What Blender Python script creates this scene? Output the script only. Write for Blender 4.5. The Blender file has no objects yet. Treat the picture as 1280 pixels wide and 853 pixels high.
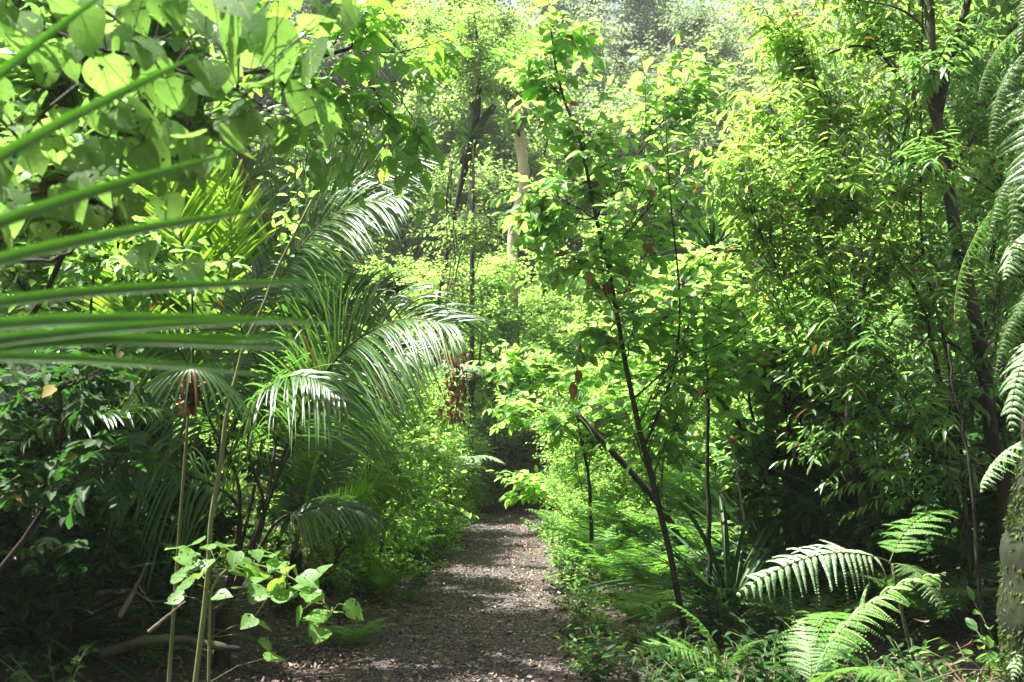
import bpy, math, numpy as np
from math import radians as R
rng = np.random.default_rng(11)
# ------------------------------------------------------------------ camera, sky, sun, exposure
scene = bpy.context.scene
col = scene.collection
CAM = np.array((0.0, 0.0, 1.5)); PITCH = R(5.9); FPX = 1244.0
cd = bpy.data.cameras.new('camera'); cam = bpy.data.objects.new('camera', cd); col.objects.link(cam)
cam.location = CAM; cam.rotation_euler = (math.pi/2 + PITCH, 0, 0)
cd.lens = 35.0; cd.sensor_width = 36.0; cd.clip_end = 1000; cd.clip_start = 0.05
cd.dof.use_dof = True; cd.dof.focus_distance = 7.5; cd.dof.aperture_fstop = 4.5
scene.camera = cam
SUN_EL, SUN_AZ = 65.0, -76.0            # azimuth measured from +Y (ahead), negative = left
se, sa = R(SUN_EL), R(SUN_AZ)
SUN = np.array((math.sin(sa)*math.cos(se), math.cos(sa)*math.cos(se), math.sin(se)))
w = bpy.data.worlds.new('World'); scene.world = w; w.use_nodes = True
nt = w.node_tree; bg = nt.nodes['Background']
sky = nt.nodes.new('ShaderNodeTexSky'); sky.sky_type = 'NISHITA'; sky.sun_disc = False
sky.sun_elevation = se; sky.sun_rotation = sa
sky.air_density = 1.0; sky.dust_density = 6.0
nt.links.new(sky.outputs[0], bg.inputs[0]); bg.inputs[1].default_value = 0.05
sl = bpy.data.lights.new('sun', 'SUN'); so = bpy.data.objects.new('sun', sl); col.objects.link(so)
sl.energy = 5.0; sl.angle = R(0.5); sl.color = (1.0, 0.97, 0.92)
so.rotation_euler = (math.pi/2 - se, 0, math.pi - sa) # refined below by direction
from mathutils import Vector, Matrix
so.rotation_euler = Vector(SUN).to_track_quat('Z', 'Y').to_euler()
scene.view_settings.view_transform = 'Standard'; scene.view_settings.look = 'None'
scene.view_settings.exposure = 2.5; scene.view_settings.gamma = 1.0
scene.view_settings.use_curve_mapping = False
cy = scene.cycles
cy.use_denoising = True; cy.max_bounces = 7; cy.diffuse_bounces = 2; cy.glossy_bounces = 3
cy.transmission_bounces = 4; cy.transparent_max_bounces = 16; cy.sample_clamp_indirect = 6.0
cy.use_adaptive_sampling = False

# ------------------------------------------------------------------ helpers
def at(px, py, Y):
    """world point seen at photograph pixel (px,py) at distance Y ahead"""
    x = (px-640)/FPX; z = (426.5-py)/FPX
    ca, sn = math.cos(PITCH), math.sin(PITCH)
    d = np.array((x, ca - z*sn, sn + z*ca))
    return CAM + d*(Y/d[1])

def norm(a):
    return a/np.maximum(np.linalg.norm(a, axis=-1, keepdims=True), 1e-9)

class MB:
    def __init__(s): s.v=[]; s.f={}; s.uv=[]; s.n=0
    def add(s, v, faces, uv=None):
        v = np.asarray(v, float).reshape(-1,3)
        for f in faces:
            f = np.asarray(f, dtype=np.int64)
            if f.size: s.f.setdefault(f.shape[1], []).append(f + s.n)
        s.v.append(v); s.uv.append(np.zeros((len(v),2)) if uv is None else np.asarray(uv, float)); s.n += len(v)
    def mesh(s, name, mat, smooth=True):
        me = bpy.data.meshes.new(name)
        V = np.concatenate(s.v).astype(np.float32); UV = np.concatenate(s.uv).astype(np.float32)
        loops=[]; tot=[]
        for k, fl in s.f.items():
            a = np.concatenate(fl); loops.append(a.ravel()); tot.append(np.full(len(a), k, np.int32))
        loops = np.concatenate(loops).astype(np.int32); tot = np.concatenate(tot)
        me.vertices.add(len(V)); me.vertices.foreach_set('co', V.ravel())
        me.loops.add(len(loops)); me.loops.foreach_set('vertex_index', loops)
        me.polygons.add(len(tot)); start = np.concatenate(([0], np.cumsum(tot)[:-1])).astype(np.int32)
        me.polygons.foreach_set('loop_start', start)
        try: me.polygons.foreach_set('loop_total', tot)
        except Exception: pass
        me.update(calc_edges=True)
        ul = me.uv_layers.new(name='UVMap'); ul.data.foreach_set('uv', UV[loops].ravel())
        if smooth: me.polygons.foreach_set('use_smooth', np.ones(len(tot), bool))
        me.materials.append(mat); me.update()
        return me
    def build(s, name, mat, parent=None, smooth=True):
        return link(name, s.mesh(name, mat, smooth), parent)

def link(name, data, parent=None):
    o = bpy.data.objects.new(name, data); col.objects.link(o)
    if parent is not None: o.parent = parent
    return o
def tag(o, label, cat, group=None, kind=None):
    if label: o['label'] = label
    if cat: o['category'] = cat
    if group: o['group'] = group
    if kind: o['kind'] = kind
    return o
def thing(name, loc, label, cat, group=None, rz=0.0, s=1.0):
    o = link(name, None); o.location = tuple(loc); o.rotation_euler = (0,0,rz); o.scale = (s,s,s)
    return tag(o, label, cat, group)
def copy_thing(root, loc, rz, s, label=None, group=None, tilt=(0,0)):
    r = root.copy(); col.objects.link(r); r.location = tuple(loc); r.rotation_euler = (tilt[0],tilt[1],rz)
    r.scale = (s,s,s) if np.isscalar(s) else s
    if label: r['label'] = label
    if group: r['group'] = group
    for ch in list(root.children):
        c = ch.copy(); col.objects.link(c); c.parent = r
    return r

# ---- leaf templates: x across, y along, z normal
def leaf_tpl(ts, ws, fold=0.25, droop=0.12, wave=0.0, tipw=0.0):
    v=[(0,0,0)]; uv=[(.5,0)]; tris=[]; quads=[]
    n=len(ts)
    for i,(t,wd) in enumerate(zip(ts,ws)):
        z = -droop*t*t
        wz = wave*math.sin(i*2.3)
        v += [(-wd, t, z+fold*wd+wz), (0,t,z), (wd,t,z+fold*wd-wz)]
        uv += [(0,t),(.5,t),(1,t)]
    v.append((0,1,-droop)); uv.append((.5,1)); last=len(v)-1
    tris += [(0,2,1),(0,3,2)]
    for i in range(n-1):
        a=1+3*i; b=a+3
        quads += [(a,a+1,b+1,b),(a+1,a+2,b+2,b+1)]
    a=1+3*(n-1)
    tris += [(a,a+1,last),(a+1,a+2,last)]
    return (np.array(v,float), [np.array(tris), np.array(quads,dtype=int).reshape(-1,4)], np.array(uv))
OVATE  = leaf_tpl([.12,.35,.62,.85],[.15,.27,.25,.13], .35,.18,.012)
OVATE1 = leaf_tpl([.3,.7],[.25,.22], .35,.18)
LANCE  = leaf_tpl([.15,.45,.78],[.07,.115,.075], .4,.22)
HEART  = leaf_tpl([-.06,.04,.2,.4,.6,.78,.9],[.22,.38,.48,.46,.34,.19,.08], .16,.16,.012)
DIAM   = leaf_tpl([.45],[.28], .3,.15)
PINN   = leaf_tpl([.1,.5],[.36,.30], .1,.25)
def strap(nseg=7, w=.02, droop=.5, fold=.5, twist=0.0, base=.5):
    ts=np.linspace(0,1,nseg+1)[1:-1]; ws=w*(np.minimum(1,base+ts*3))*(1-ts**3)**.8
    return leaf_tpl(list(ts), list(ws), fold, droop)

def scat(mb, tpl, P, D, U, S, zs=None, ws=None):
    v, faces, uv = tpl; n=len(P)
    if n==0: return
    D = norm(D); X = norm(np.cross(D,U)); N = np.cross(X,D)
    S = np.broadcast_to(np.asarray(S,float),(n,))
    zs = np.ones(n) if zs is None else zs; ws = np.ones(n) if ws is None else ws
    V = P[:,None,:] + S[:,None,None]*((v[:,0][None,:,None]*ws[:,None,None])*X[:,None,:] + v[:,1][None,:,None]*D[:,None,:]
         + (v[:,2][None,:,None]*zs[:,None,None])*N[:,None,:])
    m=len(v); off=(np.arange(n)*m)[:,None,None]
    mb.add(V.reshape(-1,3), [(f[None]+off).reshape(-1,f.shape[1]) for f in faces if len(f)], np.tile(uv,(n,1)))

def tubes(mb, PTS, RAD, sides=5):
    """PTS (n,m,3) polylines with radii (n,m)"""
    PTS=np.asarray(PTS,float); n,m,_=PTS.shape; RAD=np.broadcast_to(np.asarray(RAD,float),(n,m))
    T=np.gradient(PTS,axis=1); T=norm(T)
    ref=np.where(np.abs(T[...,2:3])<.9, np.array([0,0,1.]), np.array([1.,0,0])); ref=np.broadcast_to(ref[:,:1],T.shape)
    A=norm(np.cross(T,ref)); B=np.cross(T,A)
    an=np.linspace(0,2*np.pi,sides,endpoint=False)
    V=PTS[:,:,None,:]+RAD[:,:,None,None]*(np.cos(an)[None,None,:,None]*A[:,:,None,:]+np.sin(an)[None,None,:,None]*B[:,:,None,:])
    idx=np.arange(n*m*sides).reshape(n,m,sides)
    a=idx[:,:-1,:]; b=idx[:,1:,:]; a2=np.roll(a,-1,2); b2=np.roll(b,-1,2)
    q=np.stack([a,a2,b2,b],-1).reshape(-1,4)
    uv=np.zeros((n,m,sides,2)); uv[...,0]=np.arange(sides)/sides; uv[...,1]=np.linspace(0,1,m)[None,:,None]
    mb.add(V.reshape(-1,3),[q],uv.reshape(-1,2))
    caps=idx[:,-1,:]; mb.f.setdefault(sides,[]).append(caps.reshape(-1,sides)+mb.n-n*m*sides)

def spline(pts, m):
    """smooth resample (catmull-rom)"""
    p=np.asarray(pts,float); p=np.vstack([2*p[0]-p[1],p,2*p[-1]-p[-2]]); k=len(p)-3
    out=[]
    for u in np.linspace(0,k,m):
        i=min(int(u),k-1); t=u-i; a,b,c,d=p[i:i+4]
        out.append(.5*((2*b)+(-a+c)*t+(2*a-5*b+4*c-d)*t*t+(-a+3*b-3*c+d)*t**3))
    return np.array(out)
def bez(A,B,C,ts):
    t=ts[...,None]; return (1-t)**2*A+2*t*(1-t)*B+t*t*C

# ------------------------------------------------------------------ materials
def newmat(name):
    m=bpy.data.materials.new(name); m.use_nodes=True; nt=m.node_tree; nt.nodes.clear()
    out=nt.nodes.new('ShaderNodeOutputMaterial'); return m,nt,out
def N(nt,t,**k):
    n=nt.nodes.new(t)
    for a,b in k.items(): setattr(n,a,b)
    return n
def ramp(nt, fac, stops):
    r=N(nt,'ShaderNodeValToRGB'); nt.links.new(fac,r.inputs[0]); e=r.color_ramp.elements
    while len(e)<len(stops): e.new(.5)
    for x,(p,c) in zip(e,stops): x.position=p; x.color=(*c,1) if len(c)==3 else c
    return r.outputs[0]
def mixc(nt,f,a,b,mode='MIX'):
    m=N(nt,'ShaderNodeMix',data_type='RGBA',blend_type=mode); L=nt.links.new
    for i,x in ((0,f),(6,a),(7,b)):
        if isinstance(x,(int,float)): m.inputs[i].default_value=x
        elif isinstance(x,tuple): m.inputs[i].default_value=(*x,1)
        else: L(x,m.inputs[i])
    return m.outputs[2]
def math_(nt,op,a,b=None,c=None):
    m=N(nt,'ShaderNodeMath',operation=op)
    for i,x in enumerate((a,b,c)):
        if x is None: continue
        if isinstance(x,(int,float)): m.inputs[i].default_value=x
        else: nt.links.new(x,m.inputs[i])
    return m.outputs[0]

def leafmat(name, ca, cb, tr, trf=.45, rough=.42, spec=.5, brown=.0, veins=0, holes=0, rv=.35, coat=0, stripes=0):
    m,nt,out=newmat(name); L=nt.links.new
    geo=N(nt,'ShaderNodeNewGeometry'); rnd=geo.outputs['Random Per Island']
    oi=N(nt,'ShaderNodeObjectInfo')
    base=mixc(nt,rnd,ca,cb)
    tc=N(nt,'ShaderNodeTexCoord')
    no=N(nt,'ShaderNodeTexNoise'); no.inputs['Scale'].default_value=1.7; no.inputs['Detail'].default_value=3; L(tc.outputs['Object'],no.inputs['Vector'])
    fine=N(nt,'ShaderNodeTexNoise'); fine.inputs['Scale'].default_value=45; fine.inputs['Detail'].default_value=2; L(tc.outputs['Object'],fine.inputs['Vector'])
    var=math_(nt,'MULTIPLY_ADD',no.outputs[0],1.0,.5)
    v2=math_(nt,'MULTIPLY_ADD',oi.outputs['Random'],rv,1-rv/2)
    v3=math_(nt,'MULTIPLY_ADD',fine.outputs[0],.5,.75)
    var=math_(nt,'MULTIPLY',math_(nt,'MULTIPLY',var,v2),v3)
    def dim(c): 
        cc=N(nt,'ShaderNodeVectorMath',operation='SCALE'); L(c,cc.inputs[0]); L(var,cc.inputs[3]); return cc.outputs[0]
    tcol=mixc(nt,rnd,tr,tuple(x*.5 for x in tr))
    uvn=N(nt,'ShaderNodeUVMap'); sx=N(nt,'ShaderNodeSeparateXYZ'); L(uvn.outputs[0],sx.inputs[0])
    mid=math_(nt,'ABSOLUTE',math_(nt,'SUBTRACT',sx.outputs[0],.5))
    mr=math_(nt,'LESS_THAN',mid,.035)
    base=mixc(nt,math_(nt,'MULTIPLY',mr,.45),base,(.22,.30,.10))
    if veins:
        s=math_(nt,'SINE',math_(nt,'MULTIPLY',math_(nt,'SUBTRACT',sx.outputs[1],math_(nt,'MULTIPLY',mid,.75)),veins))
        vv=math_(nt,'GREATER_THAN',s,.93)
        vein=math_(nt,'MAXIMUM',vv,math_(nt,'LESS_THAN',mid,.025))
        base=mixc(nt,math_(nt,'MULTIPLY',vein,.35),base,(.2,.32,.08))
        tcol=mixc(nt,math_(nt,'MULTIPLY',vein,.5),tcol,tuple(x*.35 for x in tr))
    if stripes:
        ss=math_(nt,'GREATER_THAN',math_(nt,'SINE',math_(nt,'MULTIPLY',sx.outputs[0],stripes)),.4)
        base=mixc(nt,math_(nt,'MULTIPLY',ss,.45),base,(.05,.11,.02)); tcol=mixc(nt,math_(nt,'MULTIPLY',ss,.4),tcol,tuple(x*2 for x in tr))
    if brown>0:
        g=math_(nt,'GREATER_THAN',rnd,1-brown); rr=math_(nt,'FRACT',math_(nt,'MULTIPLY',rnd,997.0))
        bc=mixc(nt,rr,(.10,.045,.018),(.24,.19,.04)); base=mixc(nt,g,base,bc); tcol=mixc(nt,g,tcol,(.11,.055,.012))
    p=N(nt,'ShaderNodeBsdfPrincipled'); L(dim(base),p.inputs['Base Color'])
    L(math_(nt,'MULTIPLY_ADD',fine.outputs[0],.25,rough-.12),p.inputs['Roughness']); p.inputs['Specular IOR Level'].default_value=spec
    if coat: p.inputs['Coat Weight'].default_value=coat; p.inputs['Coat Roughness'].default_value=.25
    t=N(nt,'ShaderNodeBsdfTranslucent'); L(dim(tcol),t.inputs['Color'])
    mx=N(nt,'ShaderNodeMixShader'); mx.inputs[0].default_value=trf; L(p.outputs[0],mx.inputs[1]); L(t.outputs[0],mx.inputs[2])
    res=mx.outputs[0]
    bmp=N(nt,'ShaderNodeBump'); bmp.inputs['Strength'].default_value=.25; bmp.inputs['Distance'].default_value=.004
    L(fine.outputs[0],bmp.inputs['Height']); L(bmp.outputs[0],p.inputs['Normal'])
    if holes:
        hn=N(nt,'ShaderNodeTexNoise'); hn.inputs['Scale'].default_value=holes; hn.inputs['Detail'].default_value=1.0; L(tc.outputs['Object'],hn.inputs['Vector'])
        h=math_(nt,'GREATER_THAN',hn.outputs[0],.655)
        tp=N(nt,'ShaderNodeBsdfTransparent'); m2=N(nt,'ShaderNodeMixShader'); L(h,m2.inputs[0]); L(res,m2.inputs[1]); L(tp.outputs[0],m2.inputs[2]); res=m2.outputs[0]
    L(res,out.inputs['Surface']); return m

def barkmat(name, ca, cb, moss=(.08,.12,.03), mossf=.3, scale=14, bump=.6):
    m,nt,out=newmat(name); L=nt.links.new
    tc=N(nt,'ShaderNodeTexCoord'); mp=N(nt,'ShaderNodeMapping'); mp.inputs['Scale'].default_value=(1,1,.3); L(tc.outputs['Object'],mp.inputs[0])
    a=N(nt,'ShaderNodeTexNoise'); a.inputs['Scale'].default_value=scale; a.inputs['Detail'].default_value=6; L(mp.outputs[0],a.inputs['Vector'])
    b=N(nt,'ShaderNodeTexNoise'); b.inputs['Scale'].default_value=scale*.3; b.inputs['Detail'].default_value=3; L(tc.outputs['Object'],b.inputs['Vector'])
    c=ramp(nt,a.outputs[0],[(.3,ca),(.7,cb)])
    mf=ramp(nt,b.outputs[0],[(max(0,.62-mossf*.5),(0,0,0)),(.72-mossf*.3,(1,1,1))])
    c=mixc(nt,math_(nt,'MULTIPLY',mf,min(1,mossf*2)),c,moss)
    p=N(nt,'ShaderNodeBsdfPrincipled'); L(c,p.inputs['Base Color']); p.inputs['Roughness'].default_value=.85; p.inputs['Specular IOR Level'].default_value=.25
    bm=N(nt,'ShaderNodeBump'); bm.inputs['Strength'].default_value=bump; bm.inputs['Distance'].default_value=.02; L(a.outputs[0],bm.inputs['Height']); L(bm.outputs[0],p.inputs['Normal'])
    L(p.outputs[0],out.inputs[0]); return m

M={}
M['fresh']  = leafmat('fresh leaf',(.050,.135,.018),(.082,.19,.026),(.52,.90,.15),.58,.5,.34,.010)
M['mid']    = leafmat('mid green leaf',(.030,.10,.016),(.056,.15,.022),(.34,.66,.11),.47,.46,.36,.022)
M['sap']    = leafmat('sapling leaf',(.036,.115,.018),(.066,.165,.024),(.40,.76,.12),.5,.42,.42,.022)
M['deep']   = leafmat('shade dark leaf',(.009,.034,.008),(.020,.060,.011),(.07,.24,.03),.32,.66,.16,.01)  # darkened leaf; deep understory shade is put into its colour
M['lance']  = leafmat('yellow green lance leaf',(.070,.135,.014),(.115,.18,.020),(.44,.78,.11),.52,.48,.34,.015)
M['lance2'] = leafmat('green lance leaf',(.032,.092,.014),(.058,.135,.020),(.27,.57,.09),.42,.36,.45,.022)
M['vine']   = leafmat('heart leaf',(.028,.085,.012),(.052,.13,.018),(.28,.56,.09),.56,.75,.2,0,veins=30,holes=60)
M['vine2']  = leafmat('lit heart leaf',(.06,.16,.02),(.09,.21,.028),(.36,.75,.07),.46,.48,.36,0,veins=34,holes=60)  # brighter copy of the heart leaf, sunlight put into its colour
M['palm']   = leafmat('palm leaflet',(.028,.080,.014),(.048,.115,.02),(.18,.45,.05),.34,.36,.5,.012)
M['palmy']  = leafmat('backlit palm leaflet',(.065,.15,.014),(.09,.19,.02),(.45,.82,.05),.56,.45,.36,0)  # yellow green copy of the palm leaf, backlight painted into the colour
M['blade']  = leafmat('long blade',(.014,.056,.008),(.024,.075,.010),(.10,.32,.018),.36,.62,.25,0,stripes=60)
M['fern']   = leafmat('fern frond green',(.05,.14,.018),(.078,.19,.026),(.30,.70,.07),.42,.55,.3,.004)
M['silver'] = leafmat('pale fern frond',(.22,.36,.17),(.30,.44,.23),(.34,.64,.16),.30,.5,.4,0)
M['ferndk'] = leafmat('dark fern frond',(.020,.066,.012),(.038,.095,.016),(.13,.36,.035),.35,.45,.4,.02)
M['glow']   = leafmat('pale lime haze tinted far leaf',(.10,.19,.04),(.14,.23,.06),(.50,.80,.18),.54,.6,.25,.0)  # fresh leaf paled; haze and glow are put into the colour
M['strapshade']= leafmat('shade dark strap leaf',(.007,.028,.007),(.016,.048,.010),(.045,.16,.02),.25,.5,.3,0)  # strap leaf darkened, shade of the thicket painted in
M['far']    = leafmat('haze tinted far leaf',(.085,.16,.035),(.12,.20,.05),(.42,.70,.14),.5,.6,.25,.0)  # paler base stands in for haze over the far trees
M['farhaze']= leafmat('grey green haze tinted far leaf',(.10,.145,.08),(.15,.195,.115),(.34,.48,.22),.48,.6,.25,.0)  # greyed leaf colour, distance haze painted in
M['dead']   = leafmat('dead leaf',(.06,.026,.014),(.13,.06,.03),(.14,.055,.02),.2,.65,.3,0)
M['bark']   = barkmat('dark bark',(.007,.006,.005),(.028,.022,.016),mossf=.2)
M['barkmid']= barkmat('brown bark',(.03,.022,.015),(.10,.078,.05),mossf=.35)
M['pale']   = barkmat('pale bark',(.42,.33,.20),(.62,.52,.36),mossf=.0,bump=.35,scale=5)
M['green']  = barkmat('green stem',(.09,.11,.035),(.15,.17,.06),mossf=.1)
M['twig']   = barkmat('dry twig',(.10,.08,.055),(.24,.20,.14),mossf=.05)
M['rachis'] = barkmat('frond stalk',(.07,.09,.02),(.12,.14,.035),mossf=0)
M['rachdk'] = barkmat('dark frond stalk',(.02,.018,.01),(.05,.04,.02),mossf=0)
M['moss']   = barkmat('mossy bark',(.008,.007,.005),(.030,.024,.014),moss=(.014,.022,.006),mossf=.5,scale=20,bump=1.0)

# ------------------------------------------------------------------ ground
def xc(y):
    y=np.asarray(y,float); return -0.27+0.012*(y-6)+np.where(y>19,((y-19)/6.0)**2*1.1,0)
from mathutils import noise as mn
def gz(x,y):
    x=np.asarray(x,float); y=np.asarray(y,float)
    d=np.abs(x-xc(np.clip(y,0,30)))
    t=np.clip((d-.75)/2.2,0,1); s=t*t*(3-2*t)
    bump=.05*np.sin(x*2.1+1.3*np.sin(y*.9))+.05*np.sin(y*1.7+x*.8)+.03*np.sin(x*5.3+y*3.9)
    return s*(.22+bump)+np.clip((np.hypot(x,y-10)-26)/70,0,1)**1.2*22 + .012*np.sin(x*7+y*3)*np.cos(y*5-x*2)
def sheet(name, xs, ys, zoff, mat, zf=gz):
    X,Y=np.meshgrid(xs,ys); Z=zf(X,Y)+zoff; mb=MB(); ny,nx=X.shape
    idx=np.arange(nx*ny).reshape(ny,nx); q=np.stack([idx[:-1,:-1],idx[:-1,1:],idx[1:,1:],idx[1:,:-1]],-1).reshape(-1,4)
    mb.add(np.stack([X,Y,Z],-1),[q],np.stack([X,Y],-1).reshape(-1,2)); return mb.build(name,mat)
def groundmat(name, stops, sc, rough=.9, bump=.8, sc2=3.0, tint=(.03,.022,.014)):
    m,nt,out=newmat(name); L=nt.links.new; tc=N(nt,'ShaderNodeTexCoord')
    v=N(nt,'ShaderNodeTexVoronoi'); v.inputs['Scale'].default_value=sc; L(tc.outputs['Object'],v.inputs['Vector'])
    sp=N(nt,'ShaderNodeSeparateXYZ'); L(v.outputs['Color'],sp.inputs[0])
    n=N(nt,'ShaderNodeTexNoise'); n.inputs['Scale'].default_value=sc2; n.inputs['Detail'].default_value=6; L(tc.outputs['Object'],n.inputs['Vector'])
    c=ramp(nt,sp.outputs[0],stops)
    c=mixc(nt,ramp(nt,n.outputs[0],[(.35,(0,0,0)),(.65,(1,1,1))]),c,tint)
    p=N(nt,'ShaderNodeBsdfPrincipled'); L(c,p.inputs['Base Color']); p.inputs['Roughness'].default_value=rough
    b=N(nt,'ShaderNodeBump'); b.inputs['Strength'].default_value=bump; b.inputs['Distance'].default_value=.015; L(v.outputs['Distance'],b.inputs['Height']); L(b.outputs[0],p.inputs['Normal'])
    L(p.outputs[0],out.inputs[0]); return m
gm=groundmat('forest floor',[(0,(.014,.010,.007)),(.5,(.035,.023,.015)),(1,(.07,.045,.03))],28)
pm=groundmat('path gravel',[(0,(.03,.024,.02)),(.5,(.07,.058,.05)),(1,(.13,.11,.095))],75,tint=(.045,.03,.022))
xs=np.concatenate([np.linspace(-220,-12,26),np.linspace(-11.5,11.5,140),np.linspace(12,220,26)])
ys=np.concatenate([np.linspace(-60,-1,12),np.linspace(0,30,190),np.linspace(31,300,50)])
tag(sheet('ground',xs,ys,0,gm),None,None,kind='structure')
# path strip with ragged edges
mb=MB(); ys=np.linspace(-8,27,300); us=np.linspace(-1,1,13)
wl=.70+.10*np.sin(ys*1.9)+.06*np.sin(ys*5.1+1); wr=.70+.08*np.sin(ys*1.4+2)+.06*np.sin(ys*4.3)
X=xc(ys)[:,None]+np.where(us<0,us*wl[:,None],us*wr[:,None]); Y=np.repeat(ys[:,None],13,1); Z=gz(X,Y)+.012
idx=np.arange(X.size).reshape(X.shape); q=np.stack([idx[:-1,:-1],idx[:-1,1:],idx[1:,1:],idx[1:,:-1]],-1).reshape(-1,4)
mb.add(np.stack([X,Y,Z],-1),[q]); tag(mb.build('path',pm),None,None,kind='structure')

# gravel chips
def chips(n, name, mats, ymin,ymax,wid,size,flat,pw=1.6):
    y=ymin+(ymax-ymin)*rng.random(n)**pw; x=xc(y)+rng.normal(0,wid,n); z=gz(x,y)+.012
    oc=np.array([(1,0,0),(0,1,0),(-1,0,0),(0,-1,0),(0,0,1),(0,0,-1)],float); f=np.array([(0,1,4),(1,2,4),(2,3,4),(3,0,4),(1,0,5),(2,1,5),(3,2,5),(0,3,5)])
    s=size*(.4+rng.random(n)**2*1.2); V=oc[None]*(.6+.8*rng.random((n,6,3))); V[:,:,2]*=flat; a=rng.random(n)*6.28
    c,s_=np.cos(a),np.sin(a); Vx=V[...,0]*c[:,None]-V[...,1]*s_[:,None]; Vy=V[...,0]*s_[:,None]+V[...,1]*c[:,None]
    V=np.stack([Vx,Vy,V[...,2]],-1)*s[:,None,None]+np.stack([x,y,z+s*flat*.3],-1)[:,None]
    mb=MB(); mb.add(V.reshape(-1,3),[(f[None]+(np.arange(n)*6)[:,None,None]).reshape(-1,3)]); return mb.build(name,mats,smooth=False)
def rndmat(name, stops, rough=.8):
    m,nt,out=newmat(name); L=nt.links.new; g=N(nt,'ShaderNodeNewGeometry'); c=ramp(nt,g.outputs['Random Per Island'],stops)
    p=N(nt,'ShaderNodeBsdfPrincipled'); L(c,p.inputs['Base Color']); p.inputs['Roughness'].default_value=rough; L(p.outputs[0],out.inputs[0]); return m
M['chip']=rndmat('gravel chip',[(0,(.02,.017,.017)),(.5,(.058,.05,.048)),(.9,(.11,.10,.096)),(1,(.26,.25,.24))])
M['litter']=rndmat('fallen leaf',[(0,(.035,.016,.010)),(.35,(.08,.038,.023)),(.6,(.11,.06,.038)),(.87,(.16,.10,.07)),(.975,(.24,.175,.11)),(1,(.38,.31,.06))],.55)
tag(chips(36000,'gravel',M['chip'],4.0,22,.36,.011,.5),'grey gravel and grit covering the middle of the path','gravel',kind='stuff')
mb=MB(); n=52000
y=3.6+20*rng.random(n)**1.5; side=rng.random(n)
x=xc(y)+np.where(side<.35,rng.normal(0,.42,n),np.where(side<.72,-.85-np.abs(rng.normal(0,.55,n)),.75+np.abs(rng.normal(0,.5,n))))
cl_=np.sin(x*3.1+2*np.sin(y*1.1))+np.sin(y*2.3+1.7*np.sin(x*2.0+1))+rng.normal(0,.9,n); sft=cl_<-.3; y=np.where(sft,y+rng.normal(0,.5,n),y); x=np.where(sft,x+np.sign(x+.25)*.25,x)
far=rng.random(n)<.2; x=np.where(far,rng.uniform(-5,5,n),x)
P=np.stack([x,y,gz(x,y)+.018+.02*rng.random(n)],-1); a=rng.random(n)*6.28
D=np.stack([np.cos(a),np.sin(a),rng.normal(0,.22,n)],-1); U=np.stack([rng.normal(0,.35,n),rng.normal(0,.35,n),np.ones(n)],-1)
scat(mb,OVATE1,P,D,U,.014+.036*rng.random(n)**2.2,zs=rng.normal(0,1.6,n),ws=.6+.8*rng.random(n))
tag(mb.build('leaf_litter',M['litter'],smooth=False),'brown fallen leaves strewn along the path and under the plants','leaf litter',kind='stuff')
mb=MB(); n=900; y=3.8+14*rng.random(n)**1.4; sd=np.where(rng.random(n)<.5,-1,1); x=xc(y)+sd*(.5+np.abs(rng.normal(0,.6,n)))
a=rng.random(n)*6.28; l=.04+.14*rng.random(n); z=gz(x,y)+.03
p0=np.stack([x,y,z],-1); d=np.stack([np.cos(a),np.sin(a),rng.normal(0,.12,n)],-1)*l[:,None]
tubes(mb,np.stack([p0,p0+d*.5+rng.normal(0,.006,(n,3)),p0+d],1),.0025+.002*rng.random((n,1)),3)
tag(mb.build('twig_litter',M['twig']),'thin dry twigs scattered along both edges of the path','twigs',kind='stuff')

# ------------------------------------------------------------------ plant builders
def leaves_on(mbL, tpl, A,B,C, k, size, t0=.35, spread=1.0, droop=.25, upj=.35, end=True, sizej=.35, zj=.5, wj=.15):
    n=len(A)
    ts=np.linspace(t0,1,k)[None,:]+rng.normal(0,.02,(n,k)); ts=np.clip(ts,0,1)
    P=bez(A[:,None],B[:,None],C[:,None],ts); dt=bez(A[:,None],B[:,None],C[:,None],ts+.02)-bez(A[:,None],B[:,None],C[:,None],ts-.02); T=norm(dt)
    up=np.array([0,0,1.]); S=norm(np.cross(T,up)+1e-4); sgn=np.where((np.arange(k)%2)==0,1,-1)[None,:,None]*np.ones((n,1,1))
    D=T*.55+S*sgn*spread+rng.normal(0,.28,(n,k,3)); D[:,-1]=T[:,-1]+rng.normal(0,.2,(n,3)); D=norm(D); D[...,2]-=droop
    U=up+rng.normal(0,upj,(n,k,3))+S*sgn*.12
    sz=size*(1-sizej/2+sizej*rng.random((n,k)))*(.75+.25*np.sin(np.pi*np.clip(ts,0,1)))
    scat(mbL,tpl,P.reshape(-1,3),D.reshape(-1,3),U.reshape(-1,3),sz.ravel(),zs=1+zj*rng.normal(0,1,n*k),ws=1+wj*rng.normal(0,1,n*k))

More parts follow.
